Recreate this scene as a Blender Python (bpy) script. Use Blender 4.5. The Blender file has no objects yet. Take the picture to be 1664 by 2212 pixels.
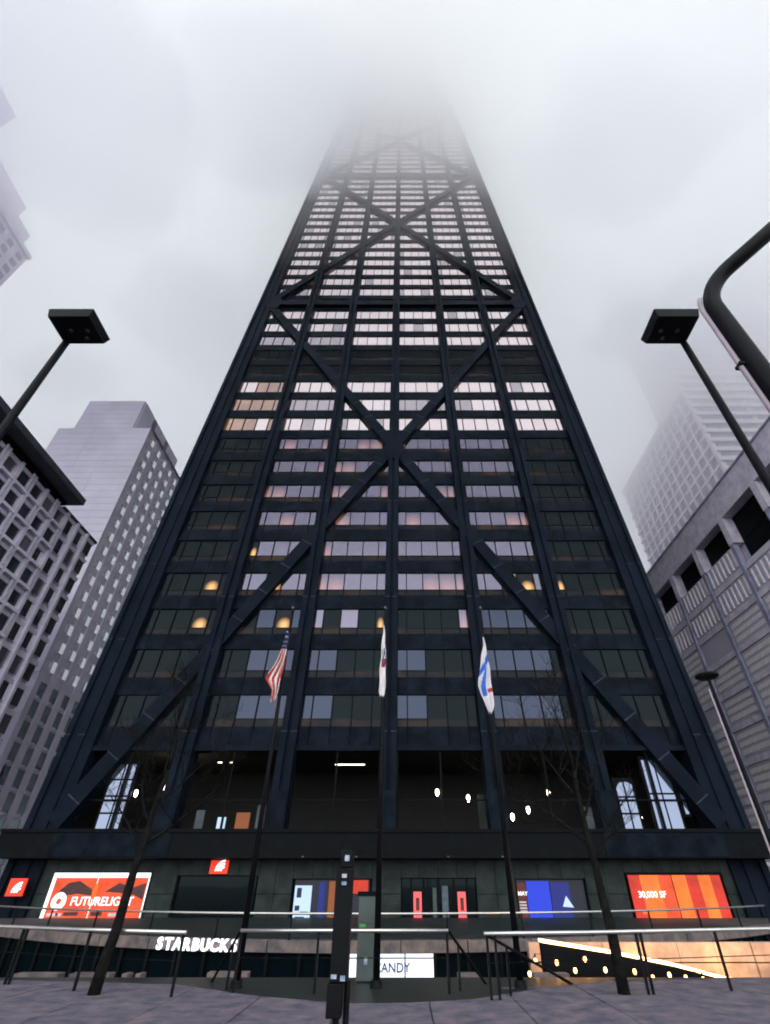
import bpy, bmesh, math, random
from math import radians as R, sin, cos, tan, pi
from mathutils import Vector, Matrix, noise as mnoise

random.seed(7)
sc = bpy.context.scene
col = sc.collection

# ------------------------------------------------------------------ camera
cam = bpy.data.cameras.new('camera')
cam_o = bpy.data.objects.new('camera', cam)
col.objects.link(cam_o)
cam_o.location = (1.05, -40.07, 1.6)
cam_o.rotation_euler = (R(90 + 37.535), 0, 0)
cam.sensor_fit = 'AUTO'
cam.sensor_width = 36
cam.lens = 1051.2 / 2212 * 36
cam.shift_x = -38.1 / 2212
cam.clip_start = 0.05
cam.clip_end = 6000
sc.camera = cam_o

# ------------------------------------------------------------------ world, sun, exposure
W = bpy.data.worlds.new('World')
sc.world = W
W.use_nodes = True
nt = W.node_tree
for n in list(nt.nodes):
    nt.nodes.remove(n)
out = nt.nodes.new('ShaderNodeOutputWorld')
bg = nt.nodes.new('ShaderNodeBackground')
sky = nt.nodes.new('ShaderNodeTexSky')
sky.sky_type = 'NISHITA'
sky.sun_disc = False
SUN_EL, SUN_ROT = R(28), R(190)
sky.sun_elevation = SUN_EL
sky.sun_rotation = SUN_ROT
mix = nt.nodes.new('ShaderNodeMix'); mix.data_type = 'RGBA'
mix.inputs['Factor'].default_value = 0.86
tcw = nt.nodes.new('ShaderNodeTexCoord')
nzw = nt.nodes.new('ShaderNodeTexNoise')
nzw.inputs['Scale'].default_value = 2.2
nzw.inputs['Detail'].default_value = 5
nzw.inputs['Roughness'].default_value = 0.55
rw = nt.nodes.new('ShaderNodeValToRGB')
rw.color_ramp.elements[0].position = 0.32
rw.color_ramp.elements[0].color = (7.3, 8.15, 8.6, 1)
rw.color_ramp.elements[1].position = 0.68
rw.color_ramp.elements[1].color = (9.8, 10.6, 10.3, 1)
nt.links.new(tcw.outputs['Generated'], nzw.inputs['Vector'])
nt.links.new(nzw.outputs['Fac'], rw.inputs['Fac'])
nt.links.new(sky.outputs['Color'], mix.inputs['A'])
nt.links.new(rw.outputs['Color'], mix.inputs['B'])
nt.links.new(mix.outputs['Result'], bg.inputs['Color'])
bg.inputs['Strength'].default_value = 0.15
nt.links.new(bg.outputs['Background'], out.inputs['Surface'])

sun = bpy.data.lights.new('sun', 'SUN')
sun.energy = 1.5
sun.angle = R(130)
sun.color = (1.0, 0.96, 0.9)
sun_o = bpy.data.objects.new('sun', sun)
col.objects.link(sun_o)
sun_o.rotation_euler = (pi / 2 - SUN_EL, 0, pi - SUN_ROT)

sc.view_settings.view_transform = 'Standard'
sc.view_settings.look = 'None'
sc.view_settings.exposure = 0.30
sc.view_settings.gamma = 1
sc.view_settings.use_curve_mapping = False
sc.render.engine = 'CYCLES'
sc.cycles.volume_bounces = 18
sc.cycles.filter_width = 1.9
sc.cycles.max_bounces = 22
sc.cycles.diffuse_bounces = 3
sc.cycles.glossy_bounces = 3
sc.cycles.use_denoising = True


# ------------------------------------------------------------------ materials
def mat(name, c, rough=0.7, metal=0.0, var=0.25, scale=1.0, bump=0.0, c2=None, detail=4, spec=0.5, bscale=None, emit=0.0, lo=0.35, hi=0.65):
    m = bpy.data.materials.new(name)
    m.use_nodes = True
    t = m.node_tree
    b = t.nodes['Principled BSDF']
    b.inputs['Roughness'].default_value = rough
    b.inputs['Metallic'].default_value = metal
    b.inputs['Specular IOR Level'].default_value = spec
    tc = t.nodes.new('ShaderNodeTexCoord')
    nz = t.nodes.new('ShaderNodeTexNoise')
    nz.inputs['Scale'].default_value = scale
    nz.inputs['Detail'].default_value = detail
    nz.inputs['Roughness'].default_value = 0.6
    t.links.new(tc.outputs['Object'], nz.inputs['Vector'])
    rp = t.nodes.new('ShaderNodeValToRGB')
    a = c2 if c2 else tuple(x * (1 - var) for x in c)
    bb = c if c2 else tuple(min(1, x * (1 + var)) for x in c)
    rp.color_ramp.elements[0].position = lo
    rp.color_ramp.elements[1].position = hi
    rp.color_ramp.elements[0].color = (*a, 1)
    rp.color_ramp.elements[1].color = (*bb, 1)
    t.links.new(nz.outputs['Fac'], rp.inputs['Fac'])
    t.links.new(rp.outputs['Color'], b.inputs['Base Color'])
    if emit:
        t.links.new(rp.outputs['Color'], b.inputs['Emission Color'])
        b.inputs['Emission Strength'].default_value = emit
    if bump:
        bp = t.nodes.new('ShaderNodeBump')
        bp.inputs['Strength'].default_value = bump
        bp.inputs['Distance'].default_value = 0.05
        n2 = t.nodes.new('ShaderNodeTexNoise')
        n2.inputs['Scale'].default_value = bscale or scale * 4
        n2.inputs['Detail'].default_value = 5
        t.links.new(tc.outputs['Object'], n2.inputs['Vector'])
        t.links.new(n2.outputs['Fac'], bp.inputs['Height'])
        t.links.new(bp.outputs['Normal'], b.inputs['Normal'])
    return m


def mirror_glass(name, tint, fac, base=(0.01, 0.012, 0.016), rough=0.03, emit=None, estr=0.0, escale=0.3, elo=0.5, ehi=0.7, glow=None):
    """coated window glass: reflecting coat over a dark room; optional glow for a lit room or lifted brightness"""
    m = bpy.data.materials.new(name)
    m.use_nodes = True
    t = m.node_tree
    o = t.nodes['Material Output']
    b = t.nodes['Principled BSDF']
    b.inputs['Base Color'].default_value = (*base, 1)
    b.inputs['Roughness'].default_value = 0.15
    b.inputs['Specular IOR Level'].default_value = 0.06
    g = t.nodes.new('ShaderNodeBsdfGlossy')
    g.inputs['Color'].default_value = (*tint, 1)
    g.inputs['Roughness'].default_value = rough
    mx = t.nodes.new('ShaderNodeMixShader')
    mx.inputs['Fac'].default_value = fac
    t.links.new(b.outputs['BSDF'], mx.inputs[1])
    t.links.new(g.outputs['BSDF'], mx.inputs[2])
    tc = t.nodes.new('ShaderNodeTexCoord')
    nw = t.nodes.new('ShaderNodeTexNoise')
    nw.inputs['Scale'].default_value = 0.6
    nw.inputs['Detail'].default_value = 2
    bp = t.nodes.new('ShaderNodeBump')
    bp.inputs['Strength'].default_value = 0.06
    bp.inputs['Distance'].default_value = 0.03
    t.links.new(tc.outputs['Object'], nw.inputs['Vector'])
    t.links.new(nw.outputs['Fac'], bp.inputs['Height'])
    t.links.new(bp.outputs['Normal'], g.inputs['Normal'])
    if emit:
        nz = t.nodes.new('ShaderNodeTexNoise')
        nz.inputs['Scale'].default_value = escale
        nz.inputs['Detail'].default_value = 2
        t.links.new(tc.outputs['Object'], nz.inputs['Vector'])
        rp = t.nodes.new('ShaderNodeValToRGB')
        rp.color_ramp.elements[0].position = elo
        rp.color_ramp.elements[1].position = ehi
        rp.color_ramp.elements[0].color = (0, 0, 0, 1)
        rp.color_ramp.elements[1].color = (*emit, 1)
        if glow:   # a lamp seen low in the pane: brightest at its own place in each pane
            vm = t.nodes.new('ShaderNodeVectorMath'); vm.operation = 'DISTANCE'
            fl = t.nodes.new('ShaderNodeVectorMath'); fl.operation = 'MULTIPLY'
            fl.inputs[1].default_value = (1, 0, 1)
            t.links.new(tc.outputs['Generated'], fl.inputs[0])
            vm.inputs[1].default_value = (glow[0][0], 0, glow[0][2])
            t.links.new(fl.outputs['Vector'], vm.inputs[0])
            rp.color_ramp.elements[0].position = glow[1]
            rp.color_ramp.elements[1].position = min(1, glow[2])
            rp.color_ramp.elements[0].color = (*emit, 1)
            rp.color_ramp.elements[1].color = (0, 0, 0, 1)
            t.links.new(vm.outputs['Value'], rp.inputs['Fac'])
        else:
            t.links.new(nz.outputs['Fac'], rp.inputs['Fac'])
        t.links.new(rp.outputs['Color'], b.inputs['Emission Color'])
        b.inputs['Emission Strength'].default_value = estr
    t.links.new(mx.outputs['Shader'], o.inputs['Surface'])
    return m


def emis(name, c, s):
    m = bpy.data.materials.new(name)
    m.use_nodes = True
    b = m.node_tree.nodes['Principled BSDF']
    b.inputs['Base Color'].default_value = (*c, 1)
    b.inputs['Emission Color'].default_value = (*c, 1)
    b.inputs['Emission Strength'].default_value = s
    return m


M = {}
M['steel'] = mat('dark_steel', (0.0085, 0.0145, 0.027), 0.5, 0.0, scale=0.35, c2=(0.0045, 0.008, 0.015), bump=0.08, bscale=3, spec=0.04)
M['steel2'] = mat('spandrel_steel', (0.009, 0.015, 0.026), 0.5, 0.0, scale=0.9, c2=(0.004, 0.007, 0.012), bump=0.05, bscale=5, detail=2, spec=0.04, lo=0.38, hi=0.62)
M['seam'] = mat('steel_seam', (0.035, 0.048, 0.075), 0.5, scale=2, spec=0.15)
M['black'] = mat('blackened_metal', (0.005, 0.0065, 0.009), 0.6, scale=2, spec=0.08)
M['louvre'] = mat('louvre_black', (0.006, 0.009, 0.011), 0.7, scale=2, spec=0.08)
M['glassB'] = mirror_glass('bright_coated_glass', (0.88, 0.78, 0.80), 0.85, emit=None)
M['glassB2'] = mirror_glass('sky_glow_coated_glass', (0.86, 0.75, 0.77), 0.80, emit=(1.0, 0.74, 0.72), estr=0.45, escale=0.12, elo=0.2, ehi=0.8)  # pink glow added so the pane outshines the sky it reflects
M['glassB3'] = mirror_glass('greyer_coated_glass', (0.56, 0.51, 0.55), 0.75)
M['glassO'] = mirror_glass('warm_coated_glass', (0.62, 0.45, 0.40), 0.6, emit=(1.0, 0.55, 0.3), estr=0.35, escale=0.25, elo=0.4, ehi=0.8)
M['glassP'] = mirror_glass('dusky_glass', (0.46, 0.43, 0.60), 0.32)
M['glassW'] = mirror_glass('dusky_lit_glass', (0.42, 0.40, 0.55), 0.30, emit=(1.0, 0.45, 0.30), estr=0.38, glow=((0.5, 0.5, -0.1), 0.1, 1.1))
M['glassN'] = mirror_glass('blue_reflection_glass', (0.22, 0.26, 0.42), 0.16)  # blue-grey reflection put into the glass colour
M['glassK'] = mirror_glass('black_glass', (0.12, 0.20, 0.24), 0.028, base=(0.003, 0.007, 0.010))
M['glassL'] = mirror_glass('lamp_lit_glass', (0.2, 0.26, 0.28), 0.03, emit=(1.0, 0.52, 0.20), estr=1.2, glow=((0.58, 0.5, 0.12), 0.05, 0.46))
M['sillK'] = mirror_glass('sill_glass', (0.25, 0.26, 0.28), 0.02, emit=(1.0, 0.5, 0.25), estr=0.03, escale=0.28, elo=0.5, ehi=0.7)
M['granite'] = mat('dark_granite', (0.030, 0.042, 0.042), 0.6, scale=1.2, c2=(0.012, 0.019, 0.020), spec=0.2, bump=0.1, bscale=12)
M['court'] = mat('court_stone', (0.05, 0.05, 0.05), 0.7, scale=1.5, bump=0.1)
M['paving'] = mat('wet_dark_paving', (0.026, 0.032, 0.031), 0.35, scale=0.8, bump=0.1, bscale=9)
M['walk'] = mat('pavement_concrete', (0.22, 0.175, 0.20), 0.75, scale=2.6, c2=(0.07, 0.075, 0.12), bump=0.5, bscale=22, detail=8)
M['asphalt'] = mat('asphalt', (0.05, 0.05, 0.052), 0.85, scale=0.6, bump=0.2, bscale=30)
M['coping'] = mat('coping_stone', (0.24, 0.18, 0.16), 0.7, scale=2.5, c2=(0.09, 0.08, 0.09), bump=0.15)
M['rail'] = mat('brushed_steel_rail', (0.75, 0.73, 0.70), 0.28, 0.9, var=0.08, scale=6)
M['lampblack'] = mat('lamp_black_paint', (0.005, 0.006, 0.009), 0.45, var=0.2, scale=4, spec=0.1)
M['lens'] = mat('lamp_lens', (0.05, 0.06, 0.06), 0.15, scale=5)
M['palepole'] = mat('pale_tube', (0.40, 0.33, 0.40), 0.5, var=0.1, scale=4)
M['concrete'] = mat('warm_concrete', (0.80, 0.74, 0.90), 0.8, scale=0.8, c2=(0.62, 0.58, 0.74), bump=0.2, bscale=6)
M['concdark'] = mat('dark_roof_slab', (0.035, 0.045, 0.060), 0.7, scale=1)  # one dark colour for the whole roof slab and parapet
M['lilac'] = mat('lilac_stone', (0.80, 0.78, 0.92), 0.75, scale=0.15, var=0.06, bump=0.05)
M['lilac2'] = mat('lilac_stone_joint', (0.30, 0.26, 0.33), 0.8, scale=0.5)
M['rosey'] = mat('rose_stone', (0.80, 0.75, 0.91), 0.75, scale=0.3, var=0.1)
M['stoneR'] = mat('mottled_limestone', (0.84, 0.76, 0.90), 0.8, scale=0.9, c2=(0.56, 0.54, 0.72), bump=0.2, bscale=6)
M['pierR'] = mat('slate_pier', (0.34, 0.35, 0.52), 0.7, scale=0.6)
M['blindR'] = mat('window_blind', (0.86, 0.80, 0.88), 0.6, scale=1.2, var=0.12)
M['paneR'] = mirror_glass('grey_pane', (0.85, 0.82, 0.95), 0.18, base=(0.70, 0.66, 0.82))
M['winpale'] = mirror_glass('pale_pane', (0.85, 0.88, 0.92), 0.9, base=(0.3, 0.3, 0.35))
M['windark'] = mirror_glass('dark_pane', (0.4, 0.5, 0.55), 0.10, base=(0.035, 0.045, 0.06))
M['winmid'] = mirror_glass('grey_lilac_pane', (0.6, 0.6, 0.68), 0.3, base=(0.15, 0.14, 0.18))
M['white'] = mat('white_paint', (0.78, 0.77, 0.80), 0.6, var=0.05, scale=3)
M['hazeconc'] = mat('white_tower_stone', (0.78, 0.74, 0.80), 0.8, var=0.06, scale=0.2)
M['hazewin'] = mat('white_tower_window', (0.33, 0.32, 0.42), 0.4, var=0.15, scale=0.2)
M['bark'] = mat('bark', (0.016, 0.015, 0.014), 0.9, scale=6, c2=(0.006, 0.006, 0.006), bump=0.8, bscale=30, spec=0.1)
M['bulb'] = emis('warm_bulb', (1.0, 0.42, 0.12), 9)
M['pend'] = emis('white_pendant_glow', (1.0, 0.86, 0.66), 14)
M['tube'] = emis('fluorescent_tube', (1.0, 0.86, 0.66), 5)
M['strip'] = emis('warm_led_strip', (1.0, 0.50, 0.20), 8)
M['letters'] = emis('lit_white_letters', (0.9, 0.93, 1.0), 1.3)
M['litwhite'] = emis('lit_shop_window', (0.82, 0.86, 1.0), 0.75)
M['signwhite'] = emis('backlit_white', (0.95, 0.95, 1.0), 0.9)
M['signorange'] = mat('backlit_orange_print', (0.62, 0.055, 0.012), 0.5, scale=0.8, var=0.25, emit=0.75)
M['signorange2'] = mat('backlit_red_print', (0.45, 0.022, 0.010), 0.5, scale=0.8, var=0.2, emit=0.75)
M['signorange3'] = mat('backlit_amber_print', (0.72, 0.13, 0.015), 0.5, scale=0.8, var=0.25, emit=0.75)
M['signdark'] = mat('dark_mountain_print', (0.06, 0.020, 0.022), 0.5, scale=2, emit=0.25)
M['signred'] = emis('lit_red_sign', (0.75, 0.035, 0.012), 0.75)
M['blue1'] = emis('lit_blue_poster', (0.008, 0.03, 0.42), 0.85)
M['blue2'] = emis('dim_blue_poster', (0.006, 0.012, 0.15), 0.6)
M['blue3'] = mat('navy_film', (0.006, 0.008, 0.03), 0.4)
M['pinkred'] = emis('pink_door_print', (0.80, 0.09, 0.10), 0.75)
M['maroon'] = mat('maroon_poster', (0.09, 0.012, 0.008), 0.5, emit=0.5)
M['brownlit'] = emis('amber_shop_light', (0.22, 0.06, 0.012), 0.5)
M['posterw'] = emis('pale_blue_poster', (0.42, 0.55, 0.72), 0.6)
M['ink'] = mat('dark_ink', (0.02, 0.03, 0.09), 0.6)
M['flagw'] = mat('flag_white', (0.78, 0.72, 0.76), 0.8, var=0.06, scale=3)
M['flagr'] = mat('flag_red', (0.50, 0.045, 0.03), 0.8, var=0.15, scale=3)
M['flagb'] = mat('flag_navy', (0.02, 0.035, 0.12), 0.8, scale=3)
M['flags'] = mat('flag_sky_blue', (0.035, 0.16, 0.62), 0.8, var=0.15, scale=3)
M['totem'] = mat('green_grey_cabinet', (0.060, 0.078, 0.080), 0.45, scale=1.5, bump=0.05)
M['green'] = emis('small_green_sticker', (0.03, 0.18, 0.04), 0.5)
M['sigpale'] = mat('signal_sticker', (0.55, 0.58, 0.66), 0.5, scale=9, c2=(0.12, 0.2, 0.4))
M['interior'] = mat('dark_interior', (0.012, 0.012, 0.013), 0.8, scale=1)
M['curtain'] = mat('grey_curtain', (0.10, 0.13, 0.16), 0.8, scale=3)
M['copper'] = mat('red_lamp_shade', (0.16, 0.03, 0.015), 0.5, emit=0.5)
M['warmstone'] = mat('buff_stone', (0.50, 0.40, 0.32), 0.75, scale=1.4, c2=(0.24, 0.19, 0.16), bump=0.15)

# ------------------------------------------------------------------ builders
WL = {}


def wl(o):
    return WL.get(o.name, Vector((0, 0, 0)))


def tag(o, label=None, cat=None, group=None, kind=None):
    if label: o['label'] = label
    if cat: o['category'] = cat
    if group: o['group'] = group
    if kind: o['kind'] = kind
    return o


def thing(name, loc, label, cat, group=None):
    o = bpy.data.objects.new(name, None)
    col.objects.link(o)
    o.location = loc
    o.empty_display_size = 0.3
    WL[o.name] = Vector(loc)
    return tag(o, label, cat, group)


class MB:
    def __init__(s):
        s.v = []; s.f = []; s.m = []; s.smooth = False

    def face(s, pts, m=0):
        i = len(s.v)
        s.v += [tuple(p) for p in pts]
        s.f.append(list(range(i, i + len(pts))))
        s.m.append(m)

    def hexa(s, p, m=0):
        """8 corners: bottom ring 0-3, top ring 4-7"""
        i = len(s.v)
        s.v += [tuple(q) for q in p]
        for f in ((0, 3, 2, 1), (4, 5, 6, 7), (0, 1, 5, 4), (1, 2, 6, 5), (2, 3, 7, 6), (3, 0, 4, 7)):
            s.f.append([i + k for k in f]); s.m.append(m)
        return s

    def box(s, x0, x1, y0, y1, z0, z1, m=0):
        return s.hexa([(x0, y0, z0), (x1, y0, z0), (x1, y1, z0), (x0, y1, z0),
                       (x0, y0, z1), (x1, y0, z1), (x1, y1, z1), (x0, y1, z1)], m)

    def tube(s, pts, rads, n=8, m=0, cap=True):
        pts = [Vector(p) for p in pts]
        if not isinstance(rads, (list, tuple)): rads = [rads] * len(pts)
        rings = []
        ref = None
        for k, p in enumerate(pts):
            d = (pts[min(k + 1, len(pts) - 1)] - pts[max(k - 1, 0)]).normalized()
            if ref is None:
                ref = d.orthogonal().normalized()
            ref = (ref - d * ref.dot(d))
            if ref.length < 1e-6: ref = d.orthogonal()
            ref.normalize()
            b = d.cross(ref)
            i = len(s.v)
            for j in range(n):
                a = 2 * pi * j / n
                s.v.append(tuple(p + (ref * cos(a) + b * sin(a)) * rads[k]))
            rings.append(i)
        for a, b2 in zip(rings, rings[1:]):
            for j in range(n):
                s.f.append([a + j, a + (j + 1) % n, b2 + (j + 1) % n, b2 + j]); s.m.append(m)
        if cap:
            s.f.append([rings[0] + j for j in range(n)][::-1]); s.m.append(m)
            s.f.append([rings[-1] + j for j in range(n)]); s.m.append(m)
        return s

    def mesh(s, name, mats, off=Vector((0, 0, 0))):
        me = bpy.data.meshes.new(name)
        me.from_pydata([(a - off[0], b - off[1], c - off[2]) for a, b, c in s.v], [], s.f)
        if not isinstance(mats, (list, tuple)): mats = [mats]
        for x in mats: me.materials.append(x)
        me.polygons.foreach_set('material_index', s.m)
        if s.smooth:
            me.polygons.foreach_set('use_smooth', [True] * len(s.f))
        bm = bmesh.new(); bm.from_mesh(me)
        bmesh.ops.recalc_face_normals(bm, faces=bm.faces)
        bm.to_mesh(me); bm.free()
        return me

    def build(s, name, mats, parent=None, kind=None, bevel=0.0):
        off = wl(parent) if parent else Vector((0, 0, 0))
        me = s.mesh(name, mats, off)
        o = bpy.data.objects.new(name, me)
        col.objects.link(o)
        if parent:
            o.parent = parent
            WL[o.name] = off.copy()
        if kind: o['kind'] = kind
        if bevel:
            b = o.modifiers.new('bevel', 'BEVEL'); b.width = bevel; b.segments = 2
            b.limit_method = 'ANGLE'
        return o


def inst(name, me, parent, loc):
    o = bpy.data.objects.new(name, me)
    col.objects.link(o)
    o.parent = parent
    o.location = Vector(loc) - wl(parent)
    WL[o.name] = Vector(loc)
    return o


def text_mesh(name, s, size, depth, m, parent, loc, yaw=0.0, align='CENTER', shear=0.0, fat=0.01):
    cu = bpy.data.curves.new(name, 'FONT')
    cu.body = s; cu.size = size; cu.extrude = depth; cu.align_x = align; cu.align_y = 'CENTER'
    cu.shear = shear; cu.offset = fat * size; cu.resolution_u = 3
    tmp = bpy.data.objects.new(name + '_curve', cu)
    col.objects.link(tmp)
    dg = bpy.context.evaluated_depsgraph_get()
    me = bpy.data.meshes.new_from_object(tmp.evaluated_get(dg))
    bpy.data.objects.remove(tmp)
    me.transform(Matrix.Rotation(yaw, 4, 'Z') @ Matrix.Rotation(R(90), 4, 'X'))
    me.materials.clear(); me.materials.append(m)
    o = bpy.data.objects.new(name, me)
    col.objects.link(o)
    if parent:
        o.parent = parent
        o.location = Vector(loc) - wl(parent)
        WL[o.name] = Vector(loc)
    else:
        o.location = loc
    return o


def struct(o):
    o['kind'] = 'structure'
    return o


# ------------------------------------------------------------------ ground with the sunken court
def arc(x):      # far rim of the sunken court
    return -20.8 + 7.6 * (x / 16.5) ** 2


XS0, XS1 = -17.0, 17.0
NEAR = -25.35
g = MB()
z = 0.0
g.face([(-3000, -3000, z), (3000, -3000, z), (3000, -64, z), (-3000, -64, z)])
g.face([(-3000, -64, z), (XS0, -64, z), (XS0, 3000, z), (-3000, 3000, z)])
g.face([(XS1, -64, z), (3000, -64, z), (3000, 3000, z), (XS1, 3000, z)])
g.face([(XS0, -64, z), (XS1, -64, z), (XS1, NEAR, z), (XS0, NEAR, z)])
n = 34
xs = [XS0 + (XS1 - XS0) * i / n for i in range(n + 1)]
for a, b in zip(xs, xs[1:]):
    g.face([(a, arc(a), z), (b, arc(b), z), (b, 3000, z), (a, 3000, z)])
struct(g.build('ground', M['asphalt']))

# pavement: light concrete with a curved edge against the dark plaza paving
edge = [(-40, -24.6), (-14, -25.2), (-7.46, -25.88), (-3.66, -26.36), (-1.54, -27.76), (0.35, -28.55), (2.09, -28.2), (3.97, -26.76), (5.6, -26.0), (9.13, -25.5), (14, -25.2), (40, -24.6)]


def edge_y(x):
    for (a, b), (c, d) in zip(edge, edge[1:]):
        if a <= x <= c:
            t = (x - a) / (c - a); t = t * t * (3 - 2 * t) * 0.35 + t * 0.65
            return b + (d - b) * t
    return -24.6


pv = thing('pavement', (0, -40, 0.0), None, None); pv['kind'] = 'structure'
slab_w = 1.5
k = 0
for iy in range(16):
    for ix in range(-10, 11):
        x0, x1 = ix * slab_w + 0.012, (ix + 1) * slab_w - 0.012
        y0, y1 = -52 + iy * slab_w * 1.12 + 0.012, -52 + (iy + 1) * slab_w * 1.12 - 0.012
        xm = [x0 + (x1 - x0) * j / 4 for j in range(5)]
        top = [min(y1, edge_y(x)) for x in xm]
        if max(top) <= y0 + 0.05: continue
        top = [max(t, y0 + 0.02) for t in top]
        h = 0.016 + random.uniform(0, 0.008)
        m_ = MB()
        for a, b, ta, tb in zip(xm, xm[1:], top, top[1:]):
            m_.hexa([(a, y0, 0.001), (b, y0, 0.001), (b, tb, 0.001), (a, ta, 0.001), (a, y0, h), (b, y0, h), (b, tb, h), (a, ta, h)])
        if max(top) > -41 and k < 298:
            k += 1
            m_.build('paving_slab', M['walk'], pv)
# darker granite paving between pavement and court
g = MB()
g.face([(-40, -30, 0.004), (40, -30, 0.004), (40, NEAR, 0.004), (-40, NEAR, 0.004)])
struct(g.build('plaza_paving', M['paving']))
g = MB()
for a, b in zip(xs, xs[1:]):
    g.face([(a, arc(a) + 0.02, 0.004), (b, arc(b) + 0.02, 0.004), (b, 3, 0.004), (a, 3, 0.004)])
struct(g.build('plaza_paving', M['granite']))
# sunken court shell
g = MB()
g.face([(XS0, NEAR, -3.6), (XS1, NEAR, -3.6), (XS1, 0, -3.6), (XS0, 0, -3.6)])
struct(g.build('court_floor', M['court']))
g = MB()
g.box(XS0 - 0.3, XS1 + 0.3, NEAR - 0.4, NEAR - 0.002, -3.6, -0.004)
g.box(XS0 - 0.3, XS0 - 0.001, NEAR - 0.4, arc(XS0), -3.6, -0.004)
g.box(XS1 + 0.001, XS1 + 0.3, NEAR - 0.4, arc(XS1), -3.6, -0.004)
struct(g.build('court_wall', M['court']))
# far wall of the court: shop front under a stone coping
cw = thing('court_shopfront', (0, -20.8, -3.6), 'curved dark shop front below a buff stone coping in the sunken court', 'shop front')
for j in range(0, n, 2):
    a, b = xs[j] + 0.015, xs[j + 2] - 0.015
    MB().hexa([(a, arc(a) - 0.10, 0.03), (b, arc(b) - 0.10, 0.03), (b, arc(b) + 0.35, 0.03), (a, arc(a) + 0.35, 0.03),
               (a, arc(a) - 0.10, 0.30), (b, arc(b) - 0.10, 0.30), (b, arc(b) + 0.35, 0.30), (a, arc(a) + 0.35, 0.30)]).build('coping_stone', M['coping'], cw)
g = MB()
for a, b in zip(xs, xs[1:]):
    g.face([(a, arc(a) + 0.12, -3.6), (b, arc(b) + 0.12, -3.6), (b, arc(b) + 0.12, 0.02), (a, arc(a) + 0.12, 0.02)])
g.build('glazing', M['glassK'], cw)
g = MB()
for a in xs:
    g.box(a - 0.05, a + 0.05, arc(a) + 0.0, arc(a) + 0.11, -3.6, 0.02)
g.build('glazing_frame', M['black'], cw)
# lit shop windows in the court
for (x0, x1) in ((0.33, 1.10), (1.14, 1.95), (-0.62, -0.17), (-0.9, -0.68)):
    y = arc((x0 + x1) / 2) - 0.02
    p = MB().box(x0, x1, y - 0.02, y + 0.02, -0.62, 0.015).build('lit_shop_window', M['litwhite'], cw)
    MB().box(x0 + 0.02, x1 - 0.02, y - 0.03, y - 0.022, -0.10, -0.085).build('glazing_bar', M['white'], p)
t = thing('shop_sign', (0.70, -20.9, -0.45), 'blue lettering reading CANDY on the lit white shop window', 'sign')
text_mesh('lettering', 'CANDY', 0.30, 0.012, M['ink'], t, (0.74, arc(0.7) - 0.06, -0.29))
sb = thing('coffee_shop_sign', (-5.0, arc(-5.0) - 0.2, 0), 'white glowing STARBUCKS letters on the coping at the left of the court', 'sign')
word = 'STARBUCKS'
for i, ch in enumerate(word):
    x = -6.55 + i * 0.315
    text_mesh('letter', ch, 0.40, 0.03, M['letters'], sb, (x, arc(x) - 0.16, 0.16), yaw=-0.12, fat=0.03)
# pale bars standing in for light streaks low in the court
STREAK = ['pale bar for a light streak at the far left edge of the court', 'pale bar for a light streak just left of the left tree trunk', 'narrow light-streak bar, nearer of two by the left tree', 'narrow light-streak bar, farther right of two by the left tree',
         'pale bar for a light streak under the glowing coffee sign', 'short light-streak bar right of the lit shop window', 'pale bar for a light streak at the foot of the stair rails']
for i, (x, y, zz, w) in enumerate(((-7.2, -24.9, -0.02, 1.0), (-6.0, -24.9, -0.02, 0.9), (-5.2, -24.9, -0.02, 0.12), (-4.9, -24.9, -0.02, 0.12), (-2.9, -24.9, 0.0, 0.9), (2.55, -24.9, -0.02, 0.5), (4.4, -24.9, -0.02, 0.8))):
    tag(MB().box(x - w / 2, x + w / 2, y - 0.15, y + 0.15, -0.5, zz + 0.05).build('streak_bar', M['coping']),
        STREAK[i], 'ledge', 'light-streak bars along the court')


# ------------------------------------------------------------------ skyscraper
def S(z):
    return 1 - z / 873.8


def fp(u, z, o):
    return (u * S(z), 0.0443 * z - o, z)


def fbox(mb, u0, u1, z0, z1, o0, o1, m=0):
    mb.hexa([fp(u0, z0, o1), fp(u1, z0, o1), fp(u1, z0, o0), fp(u0, z0, o0),
             fp(u0, z1, o1), fp(u1, z1, o1), fp(u1, z1, o0), fp(u0, z1, o0)], m)
    return mb


TOP = 336.0
ZB = 5.0
H0, HF = 14.0, 3.9229


def zt(k):
    return H0 + (k - 1) * HF


tw = thing('skyscraper', (0, 25, 0), 'huge black steel skyscraper with X bracing that fades into low cloud', 'skyscraper')
# inner body behind the facade, and its back half
g = MB()
D0, D1 = 80.8, 50.3
b0 = [(-24.9, 0.9), (24.9, 0.9), (24.9, D0), (-24.9, D0)]
s1 = S(TOP); y1 = 0.0443 * TOP
b1 = [(-24.9 * s1, y1 + 0.9), (24.9 * s1, y1 + 0.9), (24.9 * s1, D0 - y1), (-24.9 * s1, D0 - y1)]
zb0 = 10.2
f0 = zb0 / TOP
bb = [tuple(p[i] + (q[i] - p[i]) * f0 for i in (0, 1)) for p, q in zip(b0, b1)]
g.hexa([(*bb[0], zb0), (*bb[1], zb0), (*bb[2], zb0), (*bb[3], zb0), *[(*p, TOP) for p in b1]])
g.build('tower_body', M['black'], tw)
UC = 7.76
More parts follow.
